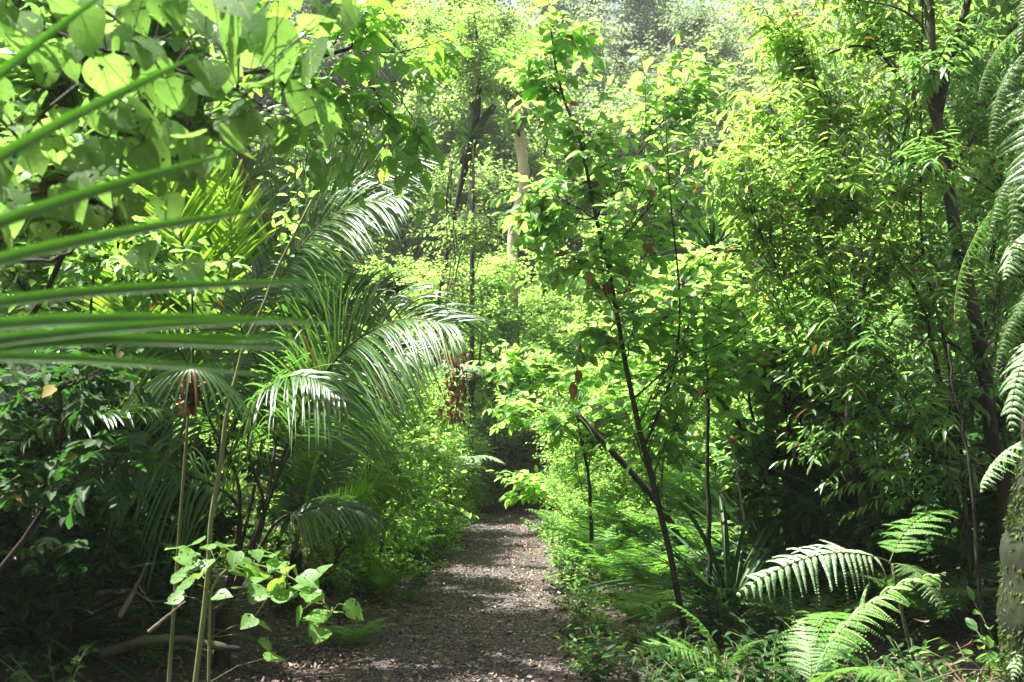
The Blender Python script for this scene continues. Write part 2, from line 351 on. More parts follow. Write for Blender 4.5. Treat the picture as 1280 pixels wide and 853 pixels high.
def crown(mbL, mbT, trunk, clusters, tpl, size, k=9, twr=.004, limb_r=.02, **kw):
    """clusters: (center, radii, n). trunk: (m,3) polyline. A limb to each cluster, twigs from the limb, leaves on twigs."""
    trunk=np.asarray(trunk,float)
    for c,r,n in clusters:
        c=np.asarray(c,float); r=np.asarray(r,float)
        d=np.linalg.norm(trunk-(c-np.array([0,0,.6*np.linalg.norm(c[:2]-trunk[-1][:2])+.1])),axis=1); p0=trunk[np.argmin(d)]
        mid=(p0+c)/2+rng.normal(0,.12,3)*np.linalg.norm(c-p0); tsl=np.linspace(0,1,8); limb=bez(p0,mid,c,tsl)
        limb[1:-1]+=rng.normal(0,.012,(6,3))*np.linalg.norm(c-p0)
        tubes(mbT,limb[None],np.linspace(limb_r,limb_r*.3,8)[None],6)
        u=rng.normal(0,1,(n,3)); u=norm(u)*(rng.random((n,1))**.4); E=c+u*r
        fi=(rng.random(n)**.7*.75+.25); st=bez(p0,mid,c,fi); L=np.linalg.norm(E-st,axis=1)
        # limit very long twigs by starting them nearer
        Bm=(st+E)/2+rng.normal(0,.1,(n,3))*L[:,None]+np.array([0,0,.12])*L[:,None]
        T=np.linspace(0,1,5)[None].repeat(n,0); pl=bez(st[:,None],Bm[:,None],E[:,None],T)
        tubes(mbT,pl,(np.linspace(1.3,.45,5)[None]*twr),3)
        leaves_on(mbL,tpl,st,Bm,E,k,size,**kw)

def plant(name, loc, label, cat, trunk, r0, r1, clusters, tpl, size, lm, bm, group=None, k=9, extra=None, leafname='leaves', **kw):
    """trunk and clusters in local coordinates"""
    root=thing(name,loc,label,cat,group); tr=spline(trunk,14); mbT=MB(); mbL=MB()
    tr2=tr.copy(); tr2[1:-1]+=rng.normal(0,.006,(12,3))
    tubes(mbT,tr2[None],np.linspace(r0,r1,14)[None],8)
    if extra:
        for pts,a,b in extra: tubes(mbT,spline(pts,12)[None],np.linspace(a,b,12)[None],6)
    crown(mbL,mbT,tr2,clusters,tpl,size,k,**kw)
    mbT.build('trunk',bm,root); mbL.build(leafname,lm,root); return root

def loc_clusters(H, R_, n, ntw, z0=.35, rr=.45):
    """random clusters filling a crown of height H and radius R_"""
    out=[]
    for i in range(n):
        z=H*(z0+(1-z0)*rng.random()); prof=math.sin(math.pi*min(1,max(.12,(z/H-z0*.6)/(1.08-z0*.6))))**.6
        a=rng.random()*6.28; rad=R_*prof*math.sqrt(rng.random())*.8
        out.append(((math.cos(a)*rad,math.sin(a)*rad,z),(R_*rr,R_*rr,R_*rr*.6),ntw))
    return out

# ---- palm fronds (local: starts at origin, grows along +Y, arching)
def frond_palm(L=2.4, n=52, leaf=.62, arch=1.1, elev=1.1, lw=.022, hang=.55, v=.35, seed=0):
    r=np.random.default_rng(seed); ts=np.linspace(0,1,24); an=elev-arch*ts**1.35
    p=np.cumsum(np.stack([np.zeros(24),np.cos(an),np.sin(an)],-1)*(L/23),0); p-=p[0]
    mbR=MB(); tubes(mbR,p[None],np.linspace(.016,.003,24)[None],6)
    mbL=MB()
    for sg in (-1,1):
        t=np.linspace(.16,.995,n)+r.normal(0,.004,n); i=t*23; i0=np.clip(i.astype(int),0,22); f=(i-i0)[:,None]
        P=p[i0]*(1-f)+p[i0+1]*f; T=norm(p[i0+1]-p[i0]); Nn=norm(np.cross(np.array([1.,0,0])*np.ones_like(T),T))
        fw=.45+1.2*t[:,None]**2; D=norm(T*fw+np.array([sg*1.,0,0])+Nn*v+r.normal(0,.06,(n,3)))
        l=leaf*(np.sin(np.pi*np.clip(t*.86+.1,0,1))**.6)*(1+r.normal(0,.06,n))
        # curve each leaflet by gravity: build as own polyline ribbons
        m=7; u=np.linspace(0,1,m+1)
        C=P[:,None]+D[:,None]*(u[None,:,None]*l[:,None,None]); hg=hang*(1+r.normal(0,.25,n)); C[...,2]-=(u[None]**2.2)*(l*hg)[:,None]
        TT=norm(np.gradient(C,axis=1)); side=norm(np.cross(TT,Nn[:,None]+r.normal(0,.15,(n,1,3)))); up=np.cross(side,TT)
        wd=(lw*(np.minimum(1,.45+u*3)*(1-u**3)**.8))[None,:,None]*np.ones((n,1,1))
        a=C-side*wd+up*wd*.45; b=C; c=C+side*wd+up*wd*.45
        V=np.stack([a,b,c],2); idx=np.arange(n*(m+1)*3).reshape(n,m+1,3)
        q=np.concatenate([np.stack([idx[:,:-1,k],idx[:,:-1,k+1],idx[:,1:,k+1],idx[:,1:,k]],-1).reshape(-1,4) for k in (0,1)])
        uv=np.zeros((n,m+1,3,2)); uv[...,0]=[0,.5,1]; uv[...,1]=u[None,:,None]
        mbL.add(V.reshape(-1,3),[q],uv.reshape(-1,2))
    return mbR,mbL
def frond_along(pts, n=50, leaf=.5, lw=.018, hang=.5, v=.2, facing=(0,-.75,.65), fwd=.5, seed=0, r0=.014, prof=None, sides=(-1,1), t0=.12):
    r=np.random.default_rng(seed); K=28; p=spline(pts,K)
    mbR=MB(); tubes(mbR,p[None],np.linspace(r0,r0*.2,K)[None],6); mbL=MB(); fc=np.array(facing,float)
    for sg in sides:
        t=np.linspace(t0,.995,n)+r.normal(0,.004,n); t=np.clip(t,0,.999); i=t*(K-1); i0=np.clip(i.astype(int),0,K-2); f=(i-i0)[:,None]
        P=p[i0]*(1-f)+p[i0+1]*f; T=norm(p[i0+1]-p[i0]); S=norm(np.cross(T,fc)); Nn=np.cross(S,T)
        fw=fwd+1.1*t[:,None]**2.5; D=norm(T*fw+S*sg+Nn*v+r.normal(0,.10,(n,3)))
        l=leaf*(np.sin(np.pi*np.clip(t*.84+.12,0,1))**.6)*(1+r.normal(0,.09,n))*np.where(r.random(n)<.08,.55,1)
        m=8; u=np.linspace(0,1,m+1); C=P[:,None]+D[:,None]*(u[None,:,None]*l[:,None,None]); hg=hang*(1+r.normal(0,.25,n)); C[...,2]-=(u[None]**2.2)*(l*hg)[:,None]
        TT=norm(np.gradient(C,axis=1)); side=norm(np.cross(TT,Nn[:,None]+r.normal(0,.18,(n,1,3)))); up=np.cross(side,TT)
        wd=(lw*(np.minimum(1,.45+u*3)*(1-u**3)**.8))[None,:,None]*np.ones((n,1,1))
        V=np.stack([C-side*wd+up*wd*.45,C,C+side*wd+up*wd*.45],2); idx=np.arange(n*(m+1)*3).reshape(n,m+1,3)
        q=np.concatenate([np.stack([idx[:,:-1,k],idx[:,:-1,k+1],idx[:,1:,k+1],idx[:,1:,k]],-1).reshape(-1,4) for k in (0,1)])
        uv=np.zeros((n,m+1,3,2)); uv[...,0]=[0,.5,1]; uv[...,1]=u[None,:,None]; mbL.add(V.reshape(-1,3),[q],uv.reshape(-1,2))
    return mbR,mbL
def merge(mbR,mbL,name,mr,ml):
    """one frond mesh with two materials"""
    me=MB(); nR=mbR.n
    a=mbR.mesh('r',mr); b=mbL.mesh(name,ml)
    return a,b
def frond_mesh(name, pair, mr, ml):
    mbR,mbL=pair; mb=MB(); mb.v=mbR.v+mbL.v; mb.uv=mbR.uv+mbL.uv; mb.n=mbR.n+mbL.n
    for k,fl in mbR.f.items(): mb.f.setdefault(k,[]).extend(fl)
    for k,fl in mbL.f.items(): mb.f.setdefault(k,[]).extend([x+mbR.n for x in fl])
    me=mb.mesh(name,ml); me.materials.append(mr)
    # rachis faces use slot 1: mark by vertex index
    nl=len(me.polygons); ls=np.empty(nl,np.int32); me.polygons.foreach_get('loop_start',ls); vi=np.empty(len(me.loops),np.int32); me.loops.foreach_get('vertex_index',vi)
    mi=(vi[ls]<mbR.n).astype(np.int32); me.polygons.foreach_set('material_index',mi); me.update(); return me

# ---- fern frond, bipinnate
def frond_fern(L=1.0, n=26, wid=.30, np_=14, arch=.9, elev=.7, tipfine=True, seed=0, hang=.15, pw=1.0, stalk=.12, tpl=None):
    r=np.random.default_rng(seed); ts=np.linspace(0,1,20); an=elev-arch*ts**1.2
    p=np.cumsum(np.stack([np.zeros(20),np.cos(an),np.sin(an)],-1)*(L/19),0); p-=p[0]; p[:,0]+=.03*L*np.sin(ts*3+seed)
    mbR=MB(); tubes(mbR,p[None],(np.linspace(.0045,.001,20)*max(L,.5))[None],4); mbL=MB()
    for sg in (-1,1):
        t=np.linspace(stalk,.985,n); i=t*19; i0=np.clip(i.astype(int),0,18); f=(i-i0)[:,None]
        P=p[i0]*(1-f)+p[i0+1]*f; T=norm(p[i0+1]-p[i0]); Nn=norm(np.cross(np.array([1.,0,0])*np.ones_like(T),T))
        D=norm(T*.42+np.array([sg*1.,0,0])+r.normal(0,.09,(n,3)))
        tt=(t-stalk)/(1-stalk); l=wid*L*(np.minimum(1,.55+tt*2.2)*(1-tt**2.2)**.85+.03)*(1+r.normal(0,.07,n))*np.where(r.random(n)<.06,.35,1)
        u=np.linspace(.04,.97,np_); C=P[:,None]+D[:,None]*(u[None,:,None]*l[:,None,None]); C[...,2]-=(u[None]**2)*(l*hang*(1+r.normal(0,.3,n)))[:,None]
        ends=np.stack([P,C[:,np_//2],C[:,-1]],1); tubes(mbR,ends,.0012*max(L,.5),3)
        TT=norm(np.gradient(C,axis=1))
        step=l/np_
        for s2 in (-1,1):
            D2=norm(TT*.55+s2*np.cross(TT,Nn[:,None])+r.normal(0,.06,(n,np_,3))); D2[...,2]-=.12
            gap=L*(1-stalk)/n; sz=(pw*.60*gap*(1-u[None]**1.6*.8))*np.minimum(1,.45+l/(wid*L))[:,None]
            scat(mbL,tpl or PINN,C.reshape(-1,3),D2.reshape(-1,3),(Nn[:,None]+r.normal(0,.12,(n,np_,3))).reshape(-1,3),sz.ravel(),ws=(step[:,None]*np.ones_like(sz)/np.maximum(sz,1e-4)/.6*1.0).ravel().clip(.4,3))
    return mbR,mbL

def put(name, me, parent, loc, az, tilt=0.0, roll=0.0, s=1.0):
    """place a frond so that +Y points to azimuth az (0 = ahead, clockwise), tilt raises it"""
    o=link(name,me,parent); o.location=tuple(loc)
    o.rotation_euler=(Matrix.Rotation(-az,3,'Z')@Matrix.Rotation(tilt,3,'X')@Matrix.Rotation(roll,3,'Y')).to_euler()
    o.scale=(s,s,s); return o

exec_order=[]
# ------------------------------------------------------------------ far trees and the forest behind
def G(x,y,dz=0.0): return (x,y,float(gz(x,y))+dz)
def free_tree(name,label,H,R_,ncl,ntw,tpl,size,lm,bm,r0,group=None,z0=.35,k=9,lean=.3,cat='tree',twr=.006,rr=.42,limb_r=.05,**kw):
    tr=[(0,0,-.1),(lean*.3*rng.normal(),lean*.3*rng.normal(),H*.35),(lean*rng.normal(),lean*rng.normal(),H*.7),(lean*rng.normal(),lean*rng.normal(),H*.95)]
    return plant(name,(0,0,0),label,cat,tr,r0,r0*.25,loc_clusters(H,R_,ncl,ntw,z0,rr),tpl,size,lm,bm,group,k,twr=twr,limb_r=limb_r,**kw)

gfar='grey green forest trees rising far behind the end of the path'
fa=free_tree('forest_tree','tall grey green tree in the far canopy',17,4.4,46,130,DIAM,.17,M['farhaze'],M['barkmid'],.22,gfar,z0=.12,k=9,twr=.005,droop=.5)
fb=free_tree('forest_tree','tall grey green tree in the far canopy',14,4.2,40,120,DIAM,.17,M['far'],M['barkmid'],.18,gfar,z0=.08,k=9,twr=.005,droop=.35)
spots=[]
for i,(x,y,s) in enumerate([(-24,47,1.2),(-17,42,1.25),(-11,46,1.2),(-6,40,1.05),(-2.5,47,1.25),(3.4,41,1.0),(7.0,45,1.1),(12.5,44,1.12),(18,41,1.2),(24,46,1.25),
        (-14,54,1.45),(-4,56,1.4),(1,54,1.35),(15,56,1.35),(22,55,1.4),(-21,33,1.1),(-15,33,1.05),(16,32,1.0),(22,34,1.1),(-10,36,1.0),(9.5,33,.85),(-30,40,1.3),(30,42,1.3),(-9,37,1.15),(-3.5,38,1.15),(1.8,37,1.1),(6.5,36,1.0),(12,37,1.15),(-16,37,1.2),(5,50,1.5),(10,52,1.5),(-9,52,1.5),(4.8,31,.75),(0,41,1.25),(19,48,1.5),(-19,48,1.5),(-1.2,34,1.0),(-6.0,36,1.2),(-8,41,1.3),(2.6,44,1.3)]):
    o = (fa if i==0 else fb if i==1 else copy_thing(fa if i%3 else fb,(0,0,0),0,1))
    o.location=G(x,y); o.rotation_euler=(0,0,i*1.9); o.scale=(s,s,s)

# added trees with unseen crowns, placed to shade the near sides of the path
def tall(x,y,z,rx,ry,n,label):
    b=np.array(G(x,y)); c=np.array((0,0,z))
    cl=[((rng.uniform(-rx,rx)*.8,rng.uniform(-ry,ry)*.8,z+rng.uniform(-.2,2.2)),(1.1,1.1,.6),60) for _ in range(n)]
    cl=[((a[0]+CX-x,a[1]+CY-y,a[2]),r,k) for a,r,k in cl for CX,CY in ((tall.c),)]
    return plant('shade_tree',b,label,'tree',[(0,0,-.2),(.1,.1,z*.5),((tall.c[0]-x)*.3,(tall.c[1]-y)*.3,z*.8),(tall.c[0]-x,tall.c[1]-y,z+1)],.14,.05,cl,OVATE1,.13,M['mid'],M['bark'],k=9,twr=.005,limb_r=.03)
tall.c=(-8.0,8.6); tall(-9.2,9.6,8.3,2.3,2.5,28,'added shade tree behind the left palms, out of view')
tall.c=(1.4,9.7); tall(5.6,11.6,9.3,1.6,1.5,28,'trunk deep in the wood at the right, added with its unseen crown for shade')
tall.c=(-4.6,9.0); tall(-5.6,9.2,8.6,.9,1.2,10,'slender added tree by the left palms, its unseen crown placed for shade')
tall.c=(-7.7,5.6); tall(-8.6,5.4,8.2,1.2,1.5,22,'added tree outside the left edge, its unseen crown shading the lower left')
# mid distance growth in the corridor and closing the view
gmid='bright leafy shrubs crowding the bend at the far end of the path'
P_=[]
m1=free_tree('leafy_shrub','bright small leaved shrub at the far bend of the path',3.4,1.35,22,40,OVATE1,.070,M['fresh'],M['barkmid'],.025,gmid,z0=.06,cat='shrub',twr=.003,limb_r=.012)
m2=free_tree('leafy_shrub','bright small leaved shrub at the far bend of the path',4.8,1.6,26,42,OVATE1,.080,M['fresh'],M['barkmid'],.035,gmid,z0=.06,cat='shrub',twr=.003,limb_r=.014)
m3=free_tree('leafy_shrub','bright small leaved shrub at the far bend of the path',3.0,1.35,22,40,OVATE1,.066,M['fresh'],M['barkmid'],.03,gmid,z0=.05,cat='shrub',twr=.003,limb_r=.012)
first={0:m1,1:m2,2:m3}; used=set()
def fill(kinds, spots, label=None, group=None, smin=.85, smax=1.2):
    out=[]
    for i,(x,y) in enumerate(spots):
        k=kinds[i%len(kinds)]; s=smin+(smax-smin)*rng.random()
        if k.name not in used: used.add(k.name); o=k
        else: o=copy_thing(k,(0,0,0),0,1)
        if label: o['label']=label
        if group: o['group']=group
        o.location=G(x,y,-.03); o.rotation_euler=(rng.normal(0,.05),rng.normal(0,.05),rng.random()*6.28); o.scale=(s,s,s*(.9+.25*rng.random())); out.append(o)
    return out
far_sp=[(-.9,22.6),(.1,23.6),(-2.0,21.6),(1.1,24.5),(1.9,23.2),(-1.2,25.6),(0.5,26.2),(-3.8,24),(-2.2,25),(-.6,26),(.9,27.5),(2.6,25.5),(-1.5,28.5),(.2,30),(2.2,29.5),(4.2,27.5),(-5.2,26.5),(-3.2,30),(4.6,31),(6.2,26),(-6.8,23.5),(1.2,33),(-1.6,33),(3.2,34),(-4.6,34)]
fill([m2,m1,m2,m3],far_sp,smin=1.0,smax=1.45)
for x_,y_,s_ in ((.2,22.9,1.22),(-.75,23.2,1.15),(1.0,23.4,1.2),(-2.0,23.6,1.2)):
    fill([m2],[(x_,y_)],smin=s_,smax=s_+.02)
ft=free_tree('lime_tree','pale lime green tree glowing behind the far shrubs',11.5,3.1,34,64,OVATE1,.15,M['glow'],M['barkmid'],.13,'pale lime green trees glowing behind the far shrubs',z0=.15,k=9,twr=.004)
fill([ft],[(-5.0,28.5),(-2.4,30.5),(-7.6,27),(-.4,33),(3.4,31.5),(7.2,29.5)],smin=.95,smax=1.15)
# left and right walls of the path, beyond the hero plants
gl='bright leafy shrubs lining the left edge of the path in the middle distance'
gr_='green leafy shrubs lining the right edge of the path in the middle distance'
lsp=[(-1.45,10.8),(-1.5,13),(-1.4,15.2),(-1.5,17.2),(-1.4,19.3),(-1.2,21),(-1.75,9.9),(-1.65,12),(-1.55,14.1),(-1.6,16.2),(-1.7,18.2),(-1.8,20.3),(-2.9,10.4),(-2.7,13.6),(-2.8,16),(-3,18.4),(-4.4,11.6),(-2.2,11),(-2.0,13),(-1.9,15.2),(-2.4,17.4),(-2.6,19.6),(-3.4,12.2),(-3.6,14.6),(-3.8,17),(-4.2,20),(-3.6,22),(-5,15.6),(-5.2,18.6),(-5.8,21.4)]
fill([m1,m3,m1,m3],lsp,'bright leafy shrub on the left edge of the path beyond the palms',gl,.5,.85)
rsp=[(1.5,10.2),(1.45,12.6),(1.5,14.8),(1.55,17),(1.75,19.2),(2.3,21.4),(2.5,11.6),(2.8,14),(2.9,16.6),(3.4,22.8),(4.2,11.8),(1.75,11.6),(2.0,13.8),(2.0,16),(2.2,18.2),(2.9,20.2),(3.2,12.6),(3.5,15),(3.8,17.4),(4.2,19.8),(4.6,13.6),(5.2,16.4),(5.6,19),(4.6,22)]
fill([m3,m1,m2,m1],rsp,'green leafy shrub on the right edge of the path behind the ferns',gr_,.55,.9)
# wide side growth
gs='mid green saplings filling the wood on both sides of the path'
s1=free_tree('sapling','mid green sapling in the crowded wood beside the path',6.2,1.5,24,36,OVATE1,.12,M['mid'],M['bark'],.045,gs,z0=.12,twr=.0035,limb_r=.018)
s2=free_tree('sapling','mid green sapling in the crowded wood beside the path',5.4,1.35,22,36,LANCE,.14,M['lance2'],M['bark'],.04,gs,z0=.10,twr=.0035,limb_r=.016,droop=.5)
ssp=[(-5.4,9.5),(-6.6,12.5),(-7.2,16),(-8.2,20),(-7.2,25),(-10,15),(-11,22),(5.2,10.6),(6.4,13),(7.2,16.5),(8,20.5),(7.6,25),(9.6,14.5),(11,21),(5,8.6),(-4.2,8.2),(-10,28),(10.5,28),(6.2,30),(-6.2,30)]
fill([s1,s2,s1],ssp)

# ------------------------------------------------------------------ landmark stems of the middle distance
root=thing('tree',at(640,560,24)*[1,1,0],'bare pale curved trunk standing alone at the end of the path','tree')
root.location=G(root.location.x,24); b0=np.array(root.location)
tr=[np.array((0,0,-.2))]+[at(x,y,24)-b0 for x,y in ((640,430),(641,350),(641,300),(649,258),(655,222),(651,182),(647,140),(650,60))]
mbT=MB(); t=spline(tr,26); tubes(mbT,t[None],np.interp(np.linspace(0,1,26),[0,.5,.85,1],[.15,.125,.14,.09])[None]*(1+.06*np.sin(np.arange(26)*2.1)),12)
mbT.build('trunk',M['pale'],root)
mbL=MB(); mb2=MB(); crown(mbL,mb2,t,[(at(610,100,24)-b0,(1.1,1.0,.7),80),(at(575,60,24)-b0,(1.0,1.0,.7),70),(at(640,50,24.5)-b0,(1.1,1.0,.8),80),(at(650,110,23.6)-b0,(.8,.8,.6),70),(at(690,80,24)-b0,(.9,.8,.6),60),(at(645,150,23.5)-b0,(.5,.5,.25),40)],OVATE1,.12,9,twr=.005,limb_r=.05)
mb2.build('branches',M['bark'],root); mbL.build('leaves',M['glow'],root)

# dark trunk carrying an epiphyte clump
b0=np.array(G(-1.35,17)); root=thing('tree',b0,'dark leaning trunk with a perching plant clump above the far shrubs','tree')
tr=[(0,0,-.2)]+[at(x,y,17)-b0 for x,y in ((545,430),(552,360),(566,280),(580,215),(590,180),(600,90),(590,0),(585,-60))]
mbT=MB(); t=spline(tr,24); tubes(mbT,t[None],np.interp(np.linspace(0,1,24),[0,.45,.58,.68,.78,1],[.04,.045,.085,.07,.022,.018])[None],10); 
tubes(mbT,spline([at(x,y,17)-b0 for x,y in ((580,205),(590,180),(604,150),(618,132))],10)[None],np.linspace(.10,.05,10)[None],8)
mbT.build('trunk',M['bark'],root)
mbL=MB(); c=at(588,175,17)-b0; n=120; D=norm(rng.normal(0,1,(n,3))+[0,0,.5]); scat(mbL,strap(6,.04,.6),np.repeat(c[None],n,0)+D*.03,D,np.tile([0,0,1.],(n,1)),.2+.3*rng.random(n)); mbL.build('perching_clump',M['ferndk'],root)
mbL=MB(); mb2=MB(); crown(mbL,mb2,t,[(at(px,py,17+dy)-b0,(.9,.8,.6),60) for px,py,dy in ((520,20,0),(560,-10,.5),(470,30,-.3),(620,-20,.5),(545,60,.8),(590,70,-.5),(585,30,-.5),(600,105,-.4),(600,50,1.0),(640,20,1),(575,290,-.3),(560,350,-.3),(590,390,-.3),(550,420,-.2),(600,300,0))],OVATE1,.085,9,twr=.0025,limb_r=.010)
mb2.build('branches',M['bark'],root); mbL.build('leaves',M['glow'],root)

# ------------------------------------------------------------------ palms
print('palms')
PV=[frond_mesh('frond',frond_palm(2.5,56,.66,1.25,1.25,seed=1),M['rachis'],M['palm']),
    frond_mesh('frond',frond_palm(2.7,60,.62,1.0,1.35,seed=2,hang=.4),M['rachis'],M['palm']),
    frond_mesh('frond',frond_palm(2.3,50,.60,1.5,1.2,seed=3,hang=.75),M['rachis'],M['palm']),
    frond_mesh('frond',frond_palm(2.6,60,.50,.55,1.4,seed=4,hang=.15,v=.6),M['rachis'],M['palmy'])]
def palm(loc,label,fr,trunk_h=.5,r=.07,name='palm'):
    root=thing(name,loc,label,'palm')
    mb=MB(); m=12; z=np.linspace(-.1,trunk_h,m); tubes(mb,np.stack([z*.05,z*.02,z],-1)[None],(np.linspace(r*1.3,r,m)*(1+.06*(-1.)**np.arange(m)))[None],10)
    mb.build('trunk',M['bark'],root)
    for (v,az,ti,ro,s) in fr: put('frond',PV[v],root,(trunk_h*.05,0,trunk_h-.03),R(az),R(ti),R(ro),s)
    return root
# big shining palm at the left edge of the path
palm(G(-3.3,9.2),'tall blue green palm standing behind the glossy palm',[(1,70,16,30,1.25),(0,100,14,10,1.2),(1,40,20,0,1.3),(2,130,10,0,1.1),(0,0,14,0,1.2),(1,-50,14,0,1.2),(2,-100,10,0,1.2),(0,85,30,60,1.15),(1,160,12,0,1.0)],1.5,.09)
palm(G(-3.4,5.9),'dark low palm in the shade at the lower left',[(2,60,0,0,.85),(0,100,4,0,.8),(1,20,8,0,.85),(2,-30,4,0,.9),(0,-90,4,0,.9),(1,150,10,0,.7)],.25)
palm(G(-1.9,8.8),'small upright palm with comb like leaflets beside the path',[(3,75,0,60,.5),(3,40,4,0,.55),(1,-20,4,0,.6),(0,120,0,-30,.5),(2,-120,0,0,.5),(1,5,10,20,.55)],.5,.05)
def hero_palm(loc,label,specs,ml,mr,stub=True):
    root=thing('palm',loc,label,'palm'); b=np.array(loc)
    mb=MB(); tubes(mb,spline([(0,0,-.1),(.01,0,.15),(0,0,.35)],8)[None],np.linspace(.06,.045,8)[None],9); mb.build('trunk',M['bark'],root)
    for i,(px,kw) in enumerate(specs):
        pts=[np.array((0,0,.3))]+[at(x,y,Y)-b for x,y,Y in px]
        link('frond',frond_mesh('frond',frond_along(pts,seed=31+i,**kw),M[mr],M[ml]),root)
    return root
hero_palm(G(-1.85,6.5),'palm with shining drooping leaflets on a dark curved stalk left of the path',[
  ([(335,630,6.5),(362,550,6.4),(398,480,6.2),(440,430,6.0),(500,400,5.8),(565,405,5.6)],dict(n=100,lw=.0075,leaf=.74,hang=.5,v=.3,t0=.35,fwd=.75,facing=(.3,-.8,.5))),
  ([(330,640,6.6),(372,545,6.6),(412,480,6.6),(462,445,6.5),(520,440,6.4)],dict(n=90,lw=.007,leaf=.62,hang=.6,v=.2,t0=.35,fwd=.8,facing=(.3,-.8,.4))),
  ([(330,640,6.7),(350,520,6.9),(372,440,7.0),(430,380,7.0),(500,368,6.9)],dict(n=90,lw=.010,leaf=.55,hang=.35,v=.5,t0=.35,fwd=.5,facing=(.3,-.8,.4))),
  ([(330,650,6.5),(310,560,6.2),(330,490,5.9),(380,470,5.6),(430,500,5.4)],dict(n=70,lw=.007,leaf=.5,hang=.6,v=.1,t0=.35,fwd=.8,facing=(.2,-.6,.7))),
  ([(300,640,6.5),(230,590,6.2),(180,560,6.0),(120,580,5.8)],dict(n=70,lw=.009,leaf=.5,hang=.8,v=.2,t0=.3)),
  ([(300,620,6.4),(260,520,6.2),(225,440,6.0),(170,400,5.8)],dict(n=60,lw=.010,leaf=.5,hang=.8,v=.3,t0=.45)),
  ([(340,660,6.8),(380,640,6.8),(425,632,6.8),(475,650,6.8)],dict(n=70,lw=.007,leaf=.34,hang=.6,v=.2,t0=.4,facing=(0,-.4,.9))),
  ([(320,600,6.6),(330,480,6.7),(300,400,6.8),(330,330,6.9)],dict(n=70,lw=.010,leaf=.5,hang=.5,v=.2,t0=.4))],'palm','rachdk')
hero_palm(G(-2.6,8.0),'palm with long blue grey fronds sweeping up toward the open corridor',[
  ([(300,500,7.9),(318,400,7.7),(345,320,7.5),(395,262,7.2),(455,222,7.0),(520,190,6.8)],dict(n=100,lw=.010,leaf=.85,hang=.12,v=.1,t0=.35,fwd=.5,facing=(.2,-.9,.4))),
  ([(300,500,7.7),(330,390,7.4),(375,310,7.1),(430,262,6.9),(500,245,6.7)],dict(n=90,lw=.009,leaf=.7,hang=.4,v=.1,t0=.4,fwd=.7,facing=(.2,-.7,.6))),
  ([(290,500,7.9),(285,380,7.8),(290,290,7.7),(310,200,7.6)],dict(n=80,lw=.011,leaf=.6,hang=.3,v=.1,t0=.4,fwd=.8)),
  ([(310,520,7.8),(350,440,7.5),(400,398,7.3),(455,402,7.1)],dict(n=44,leaf=.42,hang=.05,v=.75,t0=.4,fwd=.1,facing=(.0,-.3,.95),lw=.02))],'palm','rachis')
hero_palm(G(-3.1,7.2),'palm with upright yellow green fronds glowing in the upper left',[
  ([(220,560,7.1),(235,420,7.0),(225,290,6.9),(195,180,6.8),(150,80,6.7)],dict(n=60,leaf=.75,hang=.1,v=.15,t0=.45,fwd=.9,lw=.017,facing=(0,-1,.2))),
  ([(200,560,7.1),(160,430,7.0),(150,340,6.9),(110,300,6.7)],dict(n=40,leaf=.5,hang=.2,v=.15,t0=.4,fwd=.8,lw=.016,facing=(0,-1,.2))),
  ([(240,560,7.2),(270,420,7.1),(290,300,7.0),(262,170,6.9)],dict(n=46,leaf=.55,hang=.1,v=.15,t0=.4,fwd=.9,lw=.016,facing=(0,-1,.2)))],'palmy','rachis')
# dark straps on the right
def straps(loc,label,n,L,w,mat,el=(.3,1.35),name='flax',cat='strap plant',droop=.35):
    root=thing(name,loc,label,cat)
    k=max(1,n//12); a=rng.random(n)*6.28; e=rng.uniform(*el,n); D=np.stack([np.cos(a)*np.cos(e),np.sin(a)*np.cos(e),np.sin(e)],-1); P=D*.03+np.array([0,0,0.])
    tpl=strap(9,w,droop,.5)
    mb=MB(); scat(mb,tpl,P,D,np.tile([0,0,1.],(n,1)),L*(.6+.5*rng.random(n))); mb.build('leaves',mat,root); return root
def capped(loc,label,h,r,lean,n,L,w,mat,**k):
    root=straps(loc,label,n,L,w,mat,**k); lv=root.children[0]; lv.location=(lean[0],lean[1],h)
    mb=MB(); t=spline([(0,0,-.1),(lean[0]*.25,lean[1]*.25,h*.45),(lean[0],lean[1],h+.03)],12); tubes(mb,t[None],np.linspace(r*1.2,r,12)[None],8); mb.build('trunk',M['bark'],root); return root
p=at(720,520,9); q=at(840,610,9); g=G(q[0]+.25,9)
capped((g[0],g[1],g[2]),'leaning grey stem topped by a tuft of narrow leaves',p[2]-g[2],.028,(p[0]-g[0],0),42,.42,.012,M['ferndk'],name='grass_tree',cat='grass tree',el=(-.5,1.4))
p=at(890,290,9.5); capped(G(p[0]+.1,9.5),'cabbage tree with dark spiky leaves behind the sapling',p[2]-.3,.06,(-.1,0),90,1.15,.02,M['strapshade'],name='cabbage_tree',cat='cabbage tree',el=(-.4,1.4))
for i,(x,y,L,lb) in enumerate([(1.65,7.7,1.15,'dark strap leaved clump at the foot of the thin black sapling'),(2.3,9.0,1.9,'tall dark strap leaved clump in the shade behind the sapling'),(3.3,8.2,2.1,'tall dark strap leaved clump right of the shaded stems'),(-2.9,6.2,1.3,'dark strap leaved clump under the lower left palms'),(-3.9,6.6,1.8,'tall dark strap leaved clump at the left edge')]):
    straps(G(x,y),lb,110,L,.018,M['strapshade'],(.2,1.45),droop=.45)

# ------------------------------------------------------------------ saplings and trees close to the path
print('hero trees')
